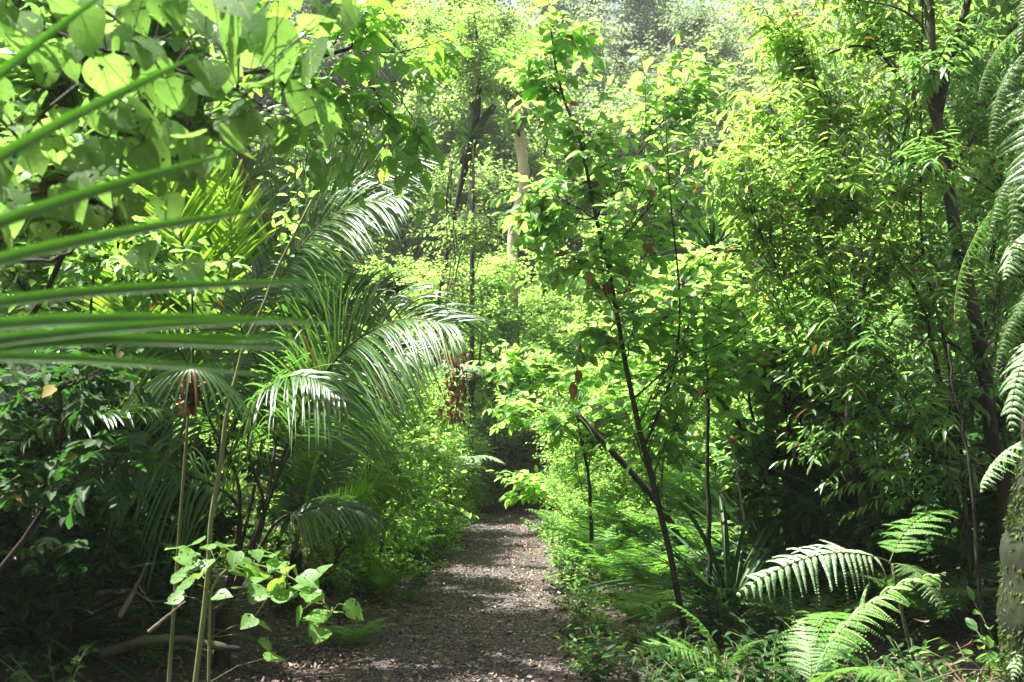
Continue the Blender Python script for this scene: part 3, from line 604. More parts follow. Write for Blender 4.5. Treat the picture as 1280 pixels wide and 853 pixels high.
# centre-right sapling, broad leaves
b0=np.array(G(1.22,7.0)); Y0=7.0
tr=[(0,0,-.05)]+[at(x,y,Y0)-b0 for x,y in ((828,640),(800,540),(778,430),(765,350),(742,260),(728,190),(702,120),(690,60),(684,10))]
cl=[(at(px,py,Y0+dy)-b0,(rx,rx,rx*.8),n) for px,py,dy,rx,n in ((700,40,0,.32,16),(690,110,.1,.34,18),(730,170,-.1,.34,18),(680,240,0,.32,16),(770,220,.2,.36,18),(750,300,-.2,.34,16),(660,290,.1,.26,12),(835,120,.6,.42,26),(850,210,.5,.42,22),(880,100,.8,.35,18),
     (820,300,.3,.4,18),(700,340,0,.28,10),(800,380,-.1,.38,16),(870,390,.2,.42,20),(760,420,.1,.3,10),(850,470,0,.4,18),(920,440,.2,.4,18),(700,440,.1,.25,9),(790,500,.2,.3,10),(940,350,.4,.35,14))]
ex=[([at(x,y,Y0)-b0 for x,y in ((805,560),(840,470),(850,380),(838,250),(830,120))],.012,.004),([at(x,y,Y0)-b0 for x,y in ((790,500),(850,450),(900,430),(940,400))],.009,.003)]
plant('sapling',b0,'slender dark sapling with broad elliptic leaves right of the path','tree',tr,.023,.005,[(c,tuple(np.array(r)*1.35),int(n*1.25)) for c,r,n in cl],OVATE,.118,M['sap'],M['bark'],k=7,extra=ex,twr=.0025,limb_r=.006,t0=.3)

# narrow leaved tree on the right (yellow green)
b0=np.array(G(2.75,7.2)); Y0=6.6
tr=[(0,0,-.1)]+[at(x,y,Y0+.3)-b0 for x,y in ((1062,560),(1068,430),(1085,330),(1120,230),(1140,120),(1150,0),(1150,-120))]
cl=[(at(px,py,Y0+dy)-b0,(rx,rx,rx*.85),n) for px,py,dy,rx,n in ((960,120,-.2,.42,34),(920,190,-.3,.36,28),(1000,60,0,.4,30),(960,20,0,.4,26),(1040,130,-.1,.42,34),(990,230,-.3,.38,30),(930,260,-.2,.3,20),(1050,230,-.4,.4,32),(1080,30,.1,.45,34),(1110,130,-.1,.42,30),(1020,310,-.4,.34,24),(1100,320,-.3,.36,26),(960,330,-.2,.3,20),(1150,230,0,.4,26),(1050,-30,0,.5,34),(1160,30,.3,.45,28))]
ex=[([at(x,y,Y0)-b0 for x,y in ((1120,230),(1060,250),(1000,290),(960,330))],.010,.003),([at(x,y,Y0)-b0 for x,y in ((1140,120),(1090,60),(1030,70),(960,120),(910,200))],.012,.003)]
plant('tree',b0,'tree with drooping narrow yellow green leaves at the upper right','tree',tr,.032,.014,[(c,tuple(np.array(r)*1.2),int(n*1.35)) for c,r,n in cl],LANCE,.115,M['lance'],M['bark'],k=11,extra=ex,twr=.0022,limb_r=.007,droop=.45,t0=.2)
# second, greener narrow leaved tree below it
b0=np.array(G(3.2,7.0)); Y0=6.2
tr=[(0,0,-.1)]+[at(x,y,Y0+.3)-b0 for x,y in ((1190,600),(1175,480),(1150,380),(1110,300))]
cl=[(at(px,py,Y0+dy)-b0,(rx,rx,rx*.8),n) for px,py,dy,rx,n in ((1040,400,-.2,.34,26),(1100,430,-.3,.36,28),(1160,380,0,.34,24),(1060,480,-.2,.34,26),(1130,520,-.1,.36,26),(1190,470,.1,.3,20),(1010,450,0,.28,16),(1100,590,0,.34,18),(1180,590,.2,.3,16),(1150,310,.2,.34,22),(1030,560,.1,.3,14))]
plant('tree',b0,'darker green tree with narrow glossy leaves below the yellow green tree','tree',tr,.03,.008,[(c,tuple(np.array(r)*1.2),int(n*1.2)) for c,r,n in cl],LANCE,.105,M['lance2'],M['bark'],k=10,twr=.0022,limb_r=.007,droop=.4,t0=.2)
# bushy broad leaf plants in the middle right
for i,(px,py,Y0,lb) in enumerate([(930,420,8.4,'bright broad leaved shrub behind the slender sapling'),(1000,500,7.6,'leafy shrub between the slender sapling and the narrow leaved trees'),(720,470,10.5,'light green shrub beside the path behind the slender sapling')]):
    p=at(px,py,Y0); b0=np.array(G(p[0]+.1,Y0)); c=p-b0
    plant('shrub',b0,lb,'shrub',[(0,0,-.05),(.05,0,c[2]*.4),(c[0]*.8,0,c[2]*.8),(c[0],0,c[2]*1.1)],.025,.006,[((c[0]+rng.normal(0,.45),c[1]+rng.normal(0,.3),c[2]+rng.normal(0,.45)),(.36,.36,.28),22) for _ in range(13)],OVATE,.12,M['fresh'] if i!=1 else M['mid'],M['bark'],k=8,twr=.0022,limb_r=.006)
# black trunk at the right
b0=np.array(G(3.15,6.6)); Y0=6.3
tr=[(0,0,-.15)]+[at(x,y,Y0)-b0 for x,y in ((1262,640),(1240,560),(1228,450),(1210,360),(1193,280),(1180,200),(1166,110),(1160,0),(1158,-150))]
cl=[(at(px,py,Y0+dy)-b0,(rx,rx,rx*.8),n) for px,py,dy,rx,n in ((1220,60,.3,.4,30),(1200,150,.4,.36,24),(1250,150,.5,.36,24),(1230,260,.5,.32,20),(1150,-60,.2,.5,30),(1250,350,.6,.3,18),(1180,420,.5,.3,18),(1170,80,-.2,.3,20),(1200,300,-.15,.25,14),(1150,200,-.25,.3,20),(1235,430,-.1,.22,10))]
ex=[([at(x,y,Y0)-b0 for x,y in ((1183,215),(1172,150),(1190,70),(1210,0),(1225,-100))],.035,.02),([at(x,y,Y0)-b0 for x,y in ((1163,60),(1150,30),(1120,10),(1070,0))],.012,.004),([at(x,y,Y0)-b0 for x,y in ((1225,470),(1190,430),(1150,425),(1110,415))],.01,.003)]
plant('tree',b0,'forked black trunk running up the right side','tree',tr,.050,.032,[(c,tuple(np.array(r)*1.25),int(n*1.3)) for c,r,n in cl],LANCE,.105,M['lance2'],M['bark'],k=9,extra=ex,twr=.0022,limb_r=.01,droop=.45)
# thin bare stems
for x0,y0,pts,Y0,r,lb in ((0,0,((890,800),(885,640),(884,500),(880,380)),7.6,.022,'thin straight dark stem between the spiky clumps'),
    (0,0,((1000,760),(975,620),(930,540),(890,490)),7.8,.03,'dark leaning stem in the shade right of the sapling'),
    (0,0,((1210,640),(1200,540),(1180,420),(1152,300),(1150,120),(1155,-60)),6.4,.013,'thin wiry stem beside the forked black trunk'),
    (0,0,((1225,660),(1212,580),(1195,500),(1185,430)),5.6,.011,'short wiry stem left of the mossy bank')):
    p=at(*pts[0],Y0); b=np.array(G(p[0],Y0)); root=thing('stem',b,lb,'stem'); mb=MB(); t=spline([(0,0,-.1)]+[at(*q,Y0)-b for q in pts[1:]],20); t[1:-1]+=rng.normal(0,.006,(18,3)); tubes(mb,t[None],np.linspace(r,r*.5,20)[None],7); mb.build('trunk',M['bark'],root)

# left: branches of a broad leaved tree at the top centre-left
b0=np.array(G(-3.3,5.6)); Y0=5.2
tr=[(0,0,-.1)]+[at(x,y,Y0+.4)-b0 for x,y in ((-60,600),(-40,400),(40,230),(180,120),(330,90),(440,60))]
cl=[(at(px,py,Y0+dy)-b0,(rx,rx,rx*.8),n) for px,py,dy,rx,n in ((470,60,0,.24,12),(530,90,.1,.2,9),(440,110,0,.24,12),(490,150,0,.24,12),(540,190,.1,.2,9),(450,200,0,.22,9),(510,240,.1,.2,8),(420,30,0,.24,12),(370,70,.1,.26,12),(470,5,.2,.22,10),(410,150,.1,.22,9),(555,50,.2,.18,6),(330,20,.2,.25,12),(300,110,.3,.25,12),(380,220,.2,.2,6))]
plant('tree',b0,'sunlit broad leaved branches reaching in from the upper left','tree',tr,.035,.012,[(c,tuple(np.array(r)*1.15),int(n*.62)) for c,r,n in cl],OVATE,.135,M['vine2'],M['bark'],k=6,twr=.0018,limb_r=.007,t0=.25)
# left back fill: leaves behind the blades
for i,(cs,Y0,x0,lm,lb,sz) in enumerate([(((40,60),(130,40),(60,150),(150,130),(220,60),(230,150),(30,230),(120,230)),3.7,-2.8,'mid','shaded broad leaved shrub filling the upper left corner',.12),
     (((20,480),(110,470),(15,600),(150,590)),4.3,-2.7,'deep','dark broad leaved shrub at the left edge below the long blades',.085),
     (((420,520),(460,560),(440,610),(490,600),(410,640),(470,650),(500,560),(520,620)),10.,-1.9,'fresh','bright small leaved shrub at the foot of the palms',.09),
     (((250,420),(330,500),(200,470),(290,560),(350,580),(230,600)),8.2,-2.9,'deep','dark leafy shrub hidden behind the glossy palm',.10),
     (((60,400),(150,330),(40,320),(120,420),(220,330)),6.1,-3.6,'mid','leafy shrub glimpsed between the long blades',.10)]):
    b0=np.array(G(x0,Y0+.3)); c0=np.mean([at(px,py,Y0) for px,py in cs],0)-b0
    plant('shrub',b0,lb,'shrub',[(0,0,-.05),(c0[0]*.3,0,c0[2]*.4),(c0[0]*.8,0,c0[2]*.8),tuple(c0+[0,0,.3])],.022,.006,[(at(px,py,Y0+rng.normal(0,.25))-b0,(.08*Y0*.9,)*2+(.065*Y0,),15 if lm=='deep' else 26) for px,py in cs],OVATE if sz>.095 else OVATE1,sz,M[lm],M['bark'],k=8,twr=.002,limb_r=.007)
# pale stem and low sapling with heart leaves
b0=np.array(G(-1.55,4.9)); Y0=4.9
root=thing('stem',b0,'thin pale green stem rising past the hanging palm leaflets','stem'); mb=MB()
t=spline([(0,0,-.05)]+[at(x,y,Y0)-b0 for x,y in ((258,740),(264,650),(276,580),(283,520),(298,460),(306,430),(330,380),(345,340),(390,250))],30); tubes(mb,t[None],np.linspace(.014,.006,30)[None],8); mb.build('trunk',M['green'],root)
b0=np.array(G(-1.35,4.6)); Y0=4.6; root=thing('sapling',b0,'low sapling with sunlit heart shaped leaves beside the path','sapling')
mb=MB(); t=spline([(0,0,-.05)]+[at(x,y,Y0)-b0 for x,y in ((262,790),(268,730),(300,705),(340,712),(385,735),(415,765))],20); tubes(mb,t[None],np.linspace(.008,.003,20)[None],6)
heads=[(225,686),(243,690),(262,700),(280,684),(296,690),(318,688),(336,694),(352,702),(366,712),(378,718),(392,724),(352,722),(330,716),(300,712),(404,742),(416,764),(398,772),(378,762),(402,785),(250,716),(312,740),(345,748),(365,735),(318,772),(325,800),(240,730),(288,716),(300,700),(390,742),(268,745)]
heads+=[(x+rng.normal(0,14),y+rng.normal(6,12)) for x,y in heads[:26]]
H=np.array([at(x,y,Y0+rng.normal(0,.10))-b0 for x,y in heads]); near=t[[np.argmin(np.linalg.norm(t-h+[0,0,.05],axis=1)) for h in H]]
tubes(mb,np.stack([near,(near+H)/2+[0,0,.02],H],1),.0014,4); mb.build('trunk',M['green'],root)
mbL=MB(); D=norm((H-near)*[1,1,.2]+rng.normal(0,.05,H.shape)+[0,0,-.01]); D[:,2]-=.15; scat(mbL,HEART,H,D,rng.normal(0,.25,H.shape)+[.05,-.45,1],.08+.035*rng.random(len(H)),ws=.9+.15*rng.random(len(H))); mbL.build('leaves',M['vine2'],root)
# kawakawa branch at the top left, very near
b0=np.array(G(-2.0,2.3)); Y0=2.15; root=thing('shrub',b0,'near shrub with large holed heart shaped leaves lit from behind','shrub')
mb=MB(); br=[((-120,560),(-60,300),(0,230),(40,150),(110,100),(180,110),(260,100),(340,140)),((0,20),(60,40),(130,60),(200,80),(270,105),(310,130),(345,165)),((0,320),(60,325),(110,305),(135,290),(142,265)),((-30,120),(10,160),(50,220),(70,250)),((120,0),(180,60),(230,130),(235,180))]
br=[br[0]]+list(br[1:])
paths=[spline([at(x,y,Y0+.06*j)-b0 for x,y in b],16) for j,b in enumerate(br)]
paths[0][0]=(0,0,-.05)
paths[0]=spline([(0,0,-.05),(.0,0,.7)]+[at(x,y,Y0)-b0 for x,y in br[0][1:]],16)
for p in paths: p[1:-1]+=rng.normal(0,.004,(14,3)); tubes(mb,p[None],np.linspace(.006,.002,16)[None],6)
mbS=mb
lv=[(240,20,.15),(290,50,.17),(345,60,.18),(390,80,.16),(380,130,.15),(330,100,.16),(260,90,.13),(300,150,.14),(350,170,.13),(410,150,.12),(230,120,.12),(190,60,.11),(150,100,.12),(110,40,.13),(60,80,.12),(30,30,.12),(170,20,.11),(80,150,.10),(130,190,.11),(190,200,.12),(100,200,.1),(40,200,.11),(20,260,.10),(160,250,.11),(210,260,.1),(120,270,.09),(60,290,.09),(180,320,.10),(240,340,.09),(430,20,.12),(300,0,.14),(400,30,.13),(0,120,.12),(210,170,.1),(330,20,.12),(90,10,.12),(250,180,.09),(150,150,.1)]
for _ in range(110):
    x_,y_=rng.uniform(-20,440),rng.uniform(-30,300)
    if y_<300-x_*.35: lv.append((x_,y_,rng.uniform(.07,.13)))
Pn=np.array([at(x,y,Y0+rng.normal(0,.12))-b0 for x,y,s in lv]); allp=np.concatenate(paths[1:]+[paths[0][5:]]); nb=allp[[np.argmin(np.linalg.norm(allp-p,axis=1)) for p in Pn]]
mb=MB(); S=np.array([s for *_,s in lv])*.82; D=norm(rng.normal(0,.35,Pn.shape)+[.35,-.1,-.75]); P0=Pn-D*S[:,None]*.4
tubes(mb,np.stack([nb,(nb+P0)/2+[0,0,.015],P0],1),.0013,4)
mbS.v+=mb.v; mbS.uv+=mb.uv; [mbS.f.setdefault(k_,[]).extend([x_+mbS.n for x_ in f_]) for k_,f_ in mb.f.items()]; mbS.n+=mb.n; mbS.build('branches',M['bark'],root)
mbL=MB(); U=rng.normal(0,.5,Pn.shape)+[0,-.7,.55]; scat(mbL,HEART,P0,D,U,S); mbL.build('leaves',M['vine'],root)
# long blades radiating from the left edge
b0=np.array(G(-1.5,1.45)); root=thing('palm',b0,'near palm whose long narrow leaflets fan in from the left edge','palm')
hub=at(-330,425,1.35)-b0; mb=MB(); t=spline([(0,0,-.05),(hub[0]*.3,0,hub[2]*.5),tuple(hub)],12); tubes(mb,t[None],np.linspace(.035,.012,12)[None],8); mb.build('trunk',M['green'],root)
for i,(x,y,w,Y) in enumerate(((160,-30,.015,1.3),(280,55,.015,1.3),(320,185,.0145,1.25),(380,255,.0135,1.2),(440,352,.012,1.2),(440,405,.013,1.15),(400,438,.013,1.15),(350,470,.010,1.1),(410,425,.012,1.2),(380,400,.012,1.15))):
    e=at(x,y,Y)-b0; h=hub+[0,0,-.012*i+.03]; d=e-h; l=np.linalg.norm(d); m=10; u=np.linspace(0,1,m)
    C=h+d*u[:,None]; C[:,2]+=np.sin(u*np.pi)*l*(.03+.0*i)-0*(u)
    T=norm(np.gradient(C,axis=0)); sd=norm(np.cross(T,[0.1,-1,.1])); up=np.cross(sd,T); wd=(.72*w*np.minimum(1,.7+u)*(1-u**4)**.9)[:,None]
    V=np.stack([C-sd*wd+up*wd*.5,C,C+sd*wd+up*wd*.5],1); idx=np.arange(3*m).reshape(m,3); q=np.concatenate([np.stack([idx[:-1,k],idx[:-1,k+1],idx[1:,k+1],idx[1:,k]],-1) for k in (0,1)])
    uv=np.zeros((m,3,2)); uv[...,0]=[0,.5,1]; uv[...,1]=u[:,None]
    mb=MB(); mb.add(V.reshape(-1,3),[q],uv.reshape(-1,2)); mb.build('leaflet',M['blade'],root)

# ------------------------------------------------------------------ ferns
print('ferns')
FB=[frond_mesh('frond',frond_fern(1.0,19,.33,18,1.0,.75,seed=s,hang=.35,pw=.88),M['rachis'],M['silver']) for s in (0,1)]
FH=[frond_mesh('frond',frond_fern(1.0,36,.10,12,1.0,.75,seed=s,hang=.9),M['rachis'],M['ferndk']) for s in (11,12)]+[frond_mesh('frond',frond_fern(1.0,22,.19,18,1.0,.75,seed=13,hang=.8,pw=.85),M['rachis'],M['silver'])]
FG=[frond_mesh('frond',frond_fern(1.0,20,.26,12,1.1,.8,seed=s,hang=.25),M['rachis'],M['fern']) for s in (2,3,4)]
FD=[frond_mesh('frond',frond_fern(1.0,19,.26,11,1.1,.8,seed=s,hang=.3),M['rachis'],M['ferndk']) for s in (5,6)]
FT=[frond_mesh('frond',frond_fern(1.0,28,.22,12,1.5,.7,seed=s,hang=.3),M['rachis'],M['silver']) for s in (7,8)]
# near pale ferns, bottom right
def frond_to(root,me,base,tip,roll=0,elev0=.75,s=None):
    """aim a frond (local chord) from base to tip, world coords relative to root"""
    d=np.asarray(tip)-np.asarray(base); L=np.linalg.norm(d); az=math.atan2(d[0],d[1]); el=math.asin(d[2]/L)
    co=np.empty(len(me.vertices)*3,np.float32); me.vertices.foreach_get('co',co); co=co.reshape(-1,3); tipv=co[np.argmax(co[:,1])]; ch=np.linalg.norm(tipv); el0=math.atan2(tipv[2],tipv[1])
    return put('frond',me,root,base,az,el-el0,roll,L/ch)
b0=np.array(G(1.95,4.55)); root=thing('fern',b0,'low pale fern with one brilliant sunlit frond over dead leaves','fern')
frond_to(root,FB[0],at(1010,862,4.5)-b0,at(1185,716,4.35)-b0,R(-25))
frond_to(root,FB[1],at(1010,862,4.5)-b0,at(1000,775,4.7)-b0,R(10)); frond_to(root,FG[0],at(1010,862,4.5)-b0,at(1130,860,4.0)-b0,0); frond_to(root,FG[1],at(1010,862,4.5)-b0,at(1060,770,5.2)-b0,0)
b0=np.array(G(2.25,5.6)); root=thing('fern',b0,'fern with a single arching frond in front of the dark stems','fern')
frond_to(root,FH[2],at(1115,705,5.4)-b0,at(900,726,5.2)-b0,R(-35)); frond_to(root,FG[2],at(1115,705,5.4)-b0,at(1190,640,5.8)-b0,0); frond_to(root,FD[0],at(1115,705,5.4)-b0,at(1180,760,5.0)-b0,0)
mb=MB(); e=at(1115,705,5.4)-b0; tubes(mb,spline([(0,0,-.05),(e*[.6,.6,.5]),e],8)[None],.009,6); mb.build('stem',M['barkmid'],root)
b0=np.array(G(1.35,5.5)); root=thing('fern',b0,'small fern with two short fronds near the right edge of the path','fern')
o_=at(905,845,5.4)-b0
frond_to(root,FG[0],o_,at(778,808,5.2)-b0,R(-20)); frond_to(root,FG[1],o_,at(836,752,5.4)-b0,0); frond_to(root,FD[1],o_,at(960,800,5.2)-b0,0)
# hanging fern fronds at the far right edge
b0=np.array(G(2.62,4.75)); root=thing('tree_fern',b0,'mossy trunk with hanging fern fronds at the right edge','tree fern')
mb=MB(); m=60; t=spline([(0,0,-.3),at(1318,750,4.72)-b0,at(1326,560,4.7)-b0,at(1350,300,4.8)-b0,at(1340,0,4.9)-b0,at(1345,-150,4.9)-b0],m); tubes(mb,t[None],(np.interp(np.linspace(0,1,m),[0,.35,.5,1],[.29,.18,.14,.11])*(1+.07*np.sin(np.arange(m)*1.3)+.05*np.sin(np.arange(m)*.57)))[None],28)
mb.build('trunk',M['moss'],root)
mbL=MB(); n=30000; ti=rng.random(n)**1.2*.95; ff=ti*(m-1); i=ff.astype(int); fr_=(ff-i)[:,None]; tc_=t[i]*(1-fr_)+t[np.minimum(i+1,m-1)]*fr_; kp=(np.sin(ti*37+2)+rng.normal(0,.8,n))>-.5; an=rng.random(n)*6.28; rad=np.interp(ti,[0,.35,.5,1],[.29,.18,.14,.11]); Pm=tc_+np.stack([np.cos(an)*rad,np.sin(an)*rad,rng.normal(0,.03,n)],-1)
Dm=norm(np.stack([np.cos(an)*.6,np.sin(an)*.6,-.8+rng.normal(0,.4,n)],-1)); scat(mbL,OVATE1,Pm[kp],Dm[kp],rng.normal(0,1,(n,3))[kp],(.006+.024*rng.random(n)**2)[kp])
M['mossleaf']=leafmat('moss tuft',(.012,.022,.006),(.06,.085,.018),(.16,.26,.03),.25,.7,.2,0); mbL.build('moss',M['mossleaf'],root)
for a,b,k in (((1330,10),(1232,110),0),((1320,40),(1225,190),1),((1335,80),(1218,262),2),((1330,160),(1232,300),0),((1335,180),(1226,392),1),((1330,280),(1256,350),2),((1330,400),(1262,540),2),((1330,540),(1243,612),2),((1300,-60),(1235,70),1),((1320,780),(1266,850),2),((1340,100),(1265,330),1),((1330,330),(1250,470),0)):
    A=at(*a,4.9)-b0; B=at(b[0]+(14 if b[1]<320 else 0),b[1],4.6)-b0; frond_to(root,FH[k],A,B,R(rng.normal(0,25)))
# ferns along the right edge of the path
def fern(loc,label,meshes,n,L,group=None,el=0.0,h=0.0,name='fern',az0=None,ns=0):
    root=thing(name,loc,label,'tree fern' if h>.4 else 'fern',group)
    if h>.2:
        mb=MB(); tubes(mb,np.array([[(0,0,-.1),(.02,0,h*.5),(0,0,h)]]),np.array([[.07,.055,.06]])*(1 if h>.6 else .6),9); mb.build('trunk',M['bark'],root)
    a0=rng.random()*6.28
    for i in range(n):
        put('frond',meshes[i%len(meshes)],root,(0,0,h),a0+i*2*math.pi/n+rng.normal(0,.12),el+rng.normal(0,.1),rng.normal(0,.1),L*(.8+.35*rng.random()))
    return root
frs=[(1.0,7.6,.55,.1),(1.15,8.6,.7,.2),(.95,9.6,.7,.15),(1.35,10.2,.9,.3),(.9,11.0,.8,.2),(1.3,12.0,1.0,.35),(.85,13.0,.85,.2),(1.3,14.2,1.0,.4),(.95,15.4,.9,.25),(1.35,17,1.1,.4),(1.05,18.6,1.0,.3),(1.6,20,1.1,.5),(1.75,9.2,.9,.35),(2.0,11.0,1.1,.6)]
words=['first','second','third','fourth','fifth','sixth','seventh','eighth','ninth','tenth','eleventh','twelfth']
for i,(x,y,L,h) in enumerate(frs):
    fern(G(x,y),('light green fern at the right edge of the path, %s one from the camera'%words[i]) if i<12 else ['light green fern set back behind the fern row on the right','light green tree fern with a short trunk set back on the right'][i-12],FG,11,L,'light green ferns along the right edge of the path',.30,h)
for i,(x,y,L,h,lb) in enumerate([(-1.25,9.8,.5,.05,'small fern at the left edge of the path below the palms'),(-1.35,12.4,.7,.1,'fern at the left edge of the path where it narrows'),(-1.45,15,.8,.2,'fern on the left edge of the path beside the small tree fern'),(-1.2,7.6,.4,.0,'tiny fern on the leaf litter left of the path'),(-1.0,21.5,.9,.2,'fern on the left just before the bend')]):
    fern(G(x,y),lb,FG,9,L,None,.25,h)
# tree ferns with pale domed crown
p=at(560,545,15); fern(G(p[0],15),'tree fern with a pale domed crown left of the path end',FT,16,.95,None,.05,p[2]-.55,'tree_fern')
p=at(545,470,20); fern(G(p[0],20),'distant pale tree fern higher on the left of the path end',FT,14,1.6,None,.1,p[2]-.2,'tree_fern')
p=at(590,110,21); fern(G(p[0],21),'tall tree fern with a hazy yellow green crown above the corridor',FG,16,2.6,None,.15,p[2],'tree_fern')
p=at(690,560,21.5); fern(G(p[0]+.6,21.5),'dark tree fern at the right of the bend',FD,13,1.3,None,.0,1.0,'tree_fern')
# ground plants on the right and left
glow='low dark leafy plants covering the ground right of the path'
def lowplant(h,n,size,lm,label,group,k=6,tpl=OVATE):
    root=thing('low_plant',(0,0,0),label,'plant',group); mbT=MB(); mbL=MB(); a=rng.random(n)*6.28; e=rng.uniform(.5,1.4,n); l=h*(.5+.6*rng.random(n))
    A=np.zeros((n,3)); C=np.stack([np.cos(a)*np.cos(e),np.sin(a)*np.cos(e),np.sin(e)],-1)*l[:,None]; B=C*.5+[0,0,h*.12]
    tubes(mbT,bez(A[:,None],B[:,None],C[:,None],np.linspace(0,1,5)[None].repeat(n,0)),.002,4); leaves_on(mbL,tpl,A,B,C,k,size,t0=.35)
    mbT.build('stems',M['green'],root); mbL.build('leaves',lm,root); return root
lp=[lowplant(.42,14,.085,M['deep'],'low leafy plant',glow),lowplant(.32,16,.06,M['mid'],'low leafy plant',glow),lowplant(.55,14,.10,M['mid'],'low leafy plant',glow),lowplant(.3,12,.055,M['deep'],'low leafy plant',glow)]
sp=[]
for i in range(900):
    y=4.3+9*rng.random()**1.3; x=float(xc(y))+1.0+2.7*rng.random()**.9
    if all((x-a)**2+(y-b)**2>.07 for a,b in sp): sp.append((x,y))
    if len(sp)>=72: break
fill(lp,sp,'low leafy plant in the ground cover right of the path',glow,.6,1.15)
sp=[]
for i in range(900):
    y=4.6+10*rng.random()**1.2; x=float(xc(y))-1.05-2.6*rng.random()**.9
    if y<6.2 and x>-1.75: continue
    if all((x-a)**2+(y-b)**2>.08 for a,b in sp): sp.append((x,y))
    if len(sp)>=48: break
fill(lp,sp,'low leafy plant in the ground cover left of the path','low dark leafy plants covering the ground left of the path',.5,1.0)

# taller undergrowth filling the shade behind the edge plants
sp=[(rng.uniform(-6.5,-2.0),rng.uniform(6.5,15)) for _ in range(24)]
fill(lp,sp,'knee high leafy plant in the shade behind the palms','knee high leafy plants in the shade behind the palms',1.3,2.3)
sp=[(rng.uniform(2.2,6.5),rng.uniform(7,15)) for _ in range(24)]
fill(lp,sp,'knee high leafy plant in the shade among the dark stems','knee high leafy plants in the shade among the dark stems',1.3,2.3)
for i,(x,y,L,lb) in enumerate([(-.75,22.3,.9,'fern closing the path at the bend, left one'),(.1,23.0,1.0,'fern closing the path at the bend, middle one'),(.95,22.0,.9,'fern closing the path at the bend, right one'),(-3.2,7.4,.9,'dark fern in the shade behind the glossy palm'),(-4.1,6.0,.9,'dark fern in the shade at the left edge'),(2.7,6.6,.8,'dark fern between the arching fern and the black trunk'),(1.9,6.6,.6,'dark fern below the spiky clump right of the path')]):
    fern(G(x,y),lb,FG if i<3 else FD,10,L,None,.2,.1)
sp=[(float(xc(y))-.72-.35*rng.random(),y) for y in np.linspace(9.4,20,30)]
fill(lp,sp,'small leafy plant spilling over the left edge of the path','small leafy plants spilling over the left edge of the path',.45,.95)
sp=[(float(xc(y))+.70+.3*rng.random(),y) for y in np.linspace(6.4,20,40)]
fill(lp,sp,'small leafy plant spilling over the right edge of the path','small leafy plants spilling over the right edge of the path',.5,1.0)
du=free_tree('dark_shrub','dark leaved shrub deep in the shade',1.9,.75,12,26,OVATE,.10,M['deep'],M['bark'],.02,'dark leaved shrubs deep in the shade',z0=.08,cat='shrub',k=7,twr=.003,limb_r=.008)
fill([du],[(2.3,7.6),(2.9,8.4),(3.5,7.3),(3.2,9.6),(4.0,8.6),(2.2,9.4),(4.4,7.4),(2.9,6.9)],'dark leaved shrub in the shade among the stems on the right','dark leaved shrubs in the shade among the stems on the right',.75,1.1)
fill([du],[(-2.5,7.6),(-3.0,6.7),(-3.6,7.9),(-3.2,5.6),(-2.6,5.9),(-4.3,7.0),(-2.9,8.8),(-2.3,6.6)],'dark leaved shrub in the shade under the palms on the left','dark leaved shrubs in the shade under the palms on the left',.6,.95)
sp=[(rng.uniform(.75,2.3),rng.uniform(4.5,6.0)) for _ in range(22)]+[(rng.uniform(.8,2.0),rng.uniform(6,7.5)) for _ in range(14)]
fill([lp[0],lp[3]],sp,'dark low plant beneath the ferns in the lower right','dark low plants beneath the ferns in the lower right',.6,1.1)
# leafy shrubs leaning into the corridor
fill([m1,m2],[(-1.1,13.6),(-1.15,16.6),(-1.0,19.6),(-.9,21.6)],'bright shrub leaning over the left edge of the path','bright shrubs leaning over the left edge of the path',.45,.6)
fill([m1,m2],[(.98,12.2),(1.05,14.4),(.95,16.8),(1.1,19.4),(1.3,21)],'bright shrub leaning over the right edge of the path','bright shrubs leaning over the right edge of the path',.4,.6)
# fallen wood and dead matter
def rod(name,label,pts,r0,r1,mat,cat,side=()):
    b=np.array(pts[0],float); root=thing(name,tuple(b),label,cat); mb=MB(); t=spline([np.array(a)-b for a in pts],16); t[1:-1]+=rng.normal(0,r0*.12,(14,3)); tubes(mb,t[None],(np.linspace(r0,r1,16)*(1+.08*rng.normal(0,1,16)))[None],9)
    mb.build('trunk' if r0>.03 else 'stick',mat,root)
    for s_ in side:
        mb=MB(); u=spline([np.array(a)-b for a in s_],8); tubes(mb,u[None],np.linspace(r1*.7,r1*.2,8)[None],5); mb.build('branch',mat,root)
rod('fallen_log','dark rotting log lying in the shade at the lower left',[at(130,815,5.6),at(200,800,5.5),at(300,812,5.4)],.034,.02,M['bark'],'log')
rod('dead_branch','pale broken branch leaning in the shade at the lower left',[at(150,770,5.7),at(168,738,5.7),at(185,700,5.8)],.018,.006,M['twig'],'branch',[(at(168,738,5.7),at(190,752,5.6),at(222,748,5.5)),(at(172,730,5.7),at(200,770,5.6))])
rod('dead_branch','thin dry stick lying between the log and the low sapling',[at(186,790,5.2),at(215,765,5.2),at(232,752,5.3)],.010,.004,M['twig'],'branch')
rod('dead_branch','dry curved twig rising in the shade right of the sapling',[at(930,650,7),at(915,560,7),at(895,520,7),at(870,500,7)],.008,.003,M['twig'],'branch',[(at(915,560,7),at(935,530,7),at(960,500,7))])
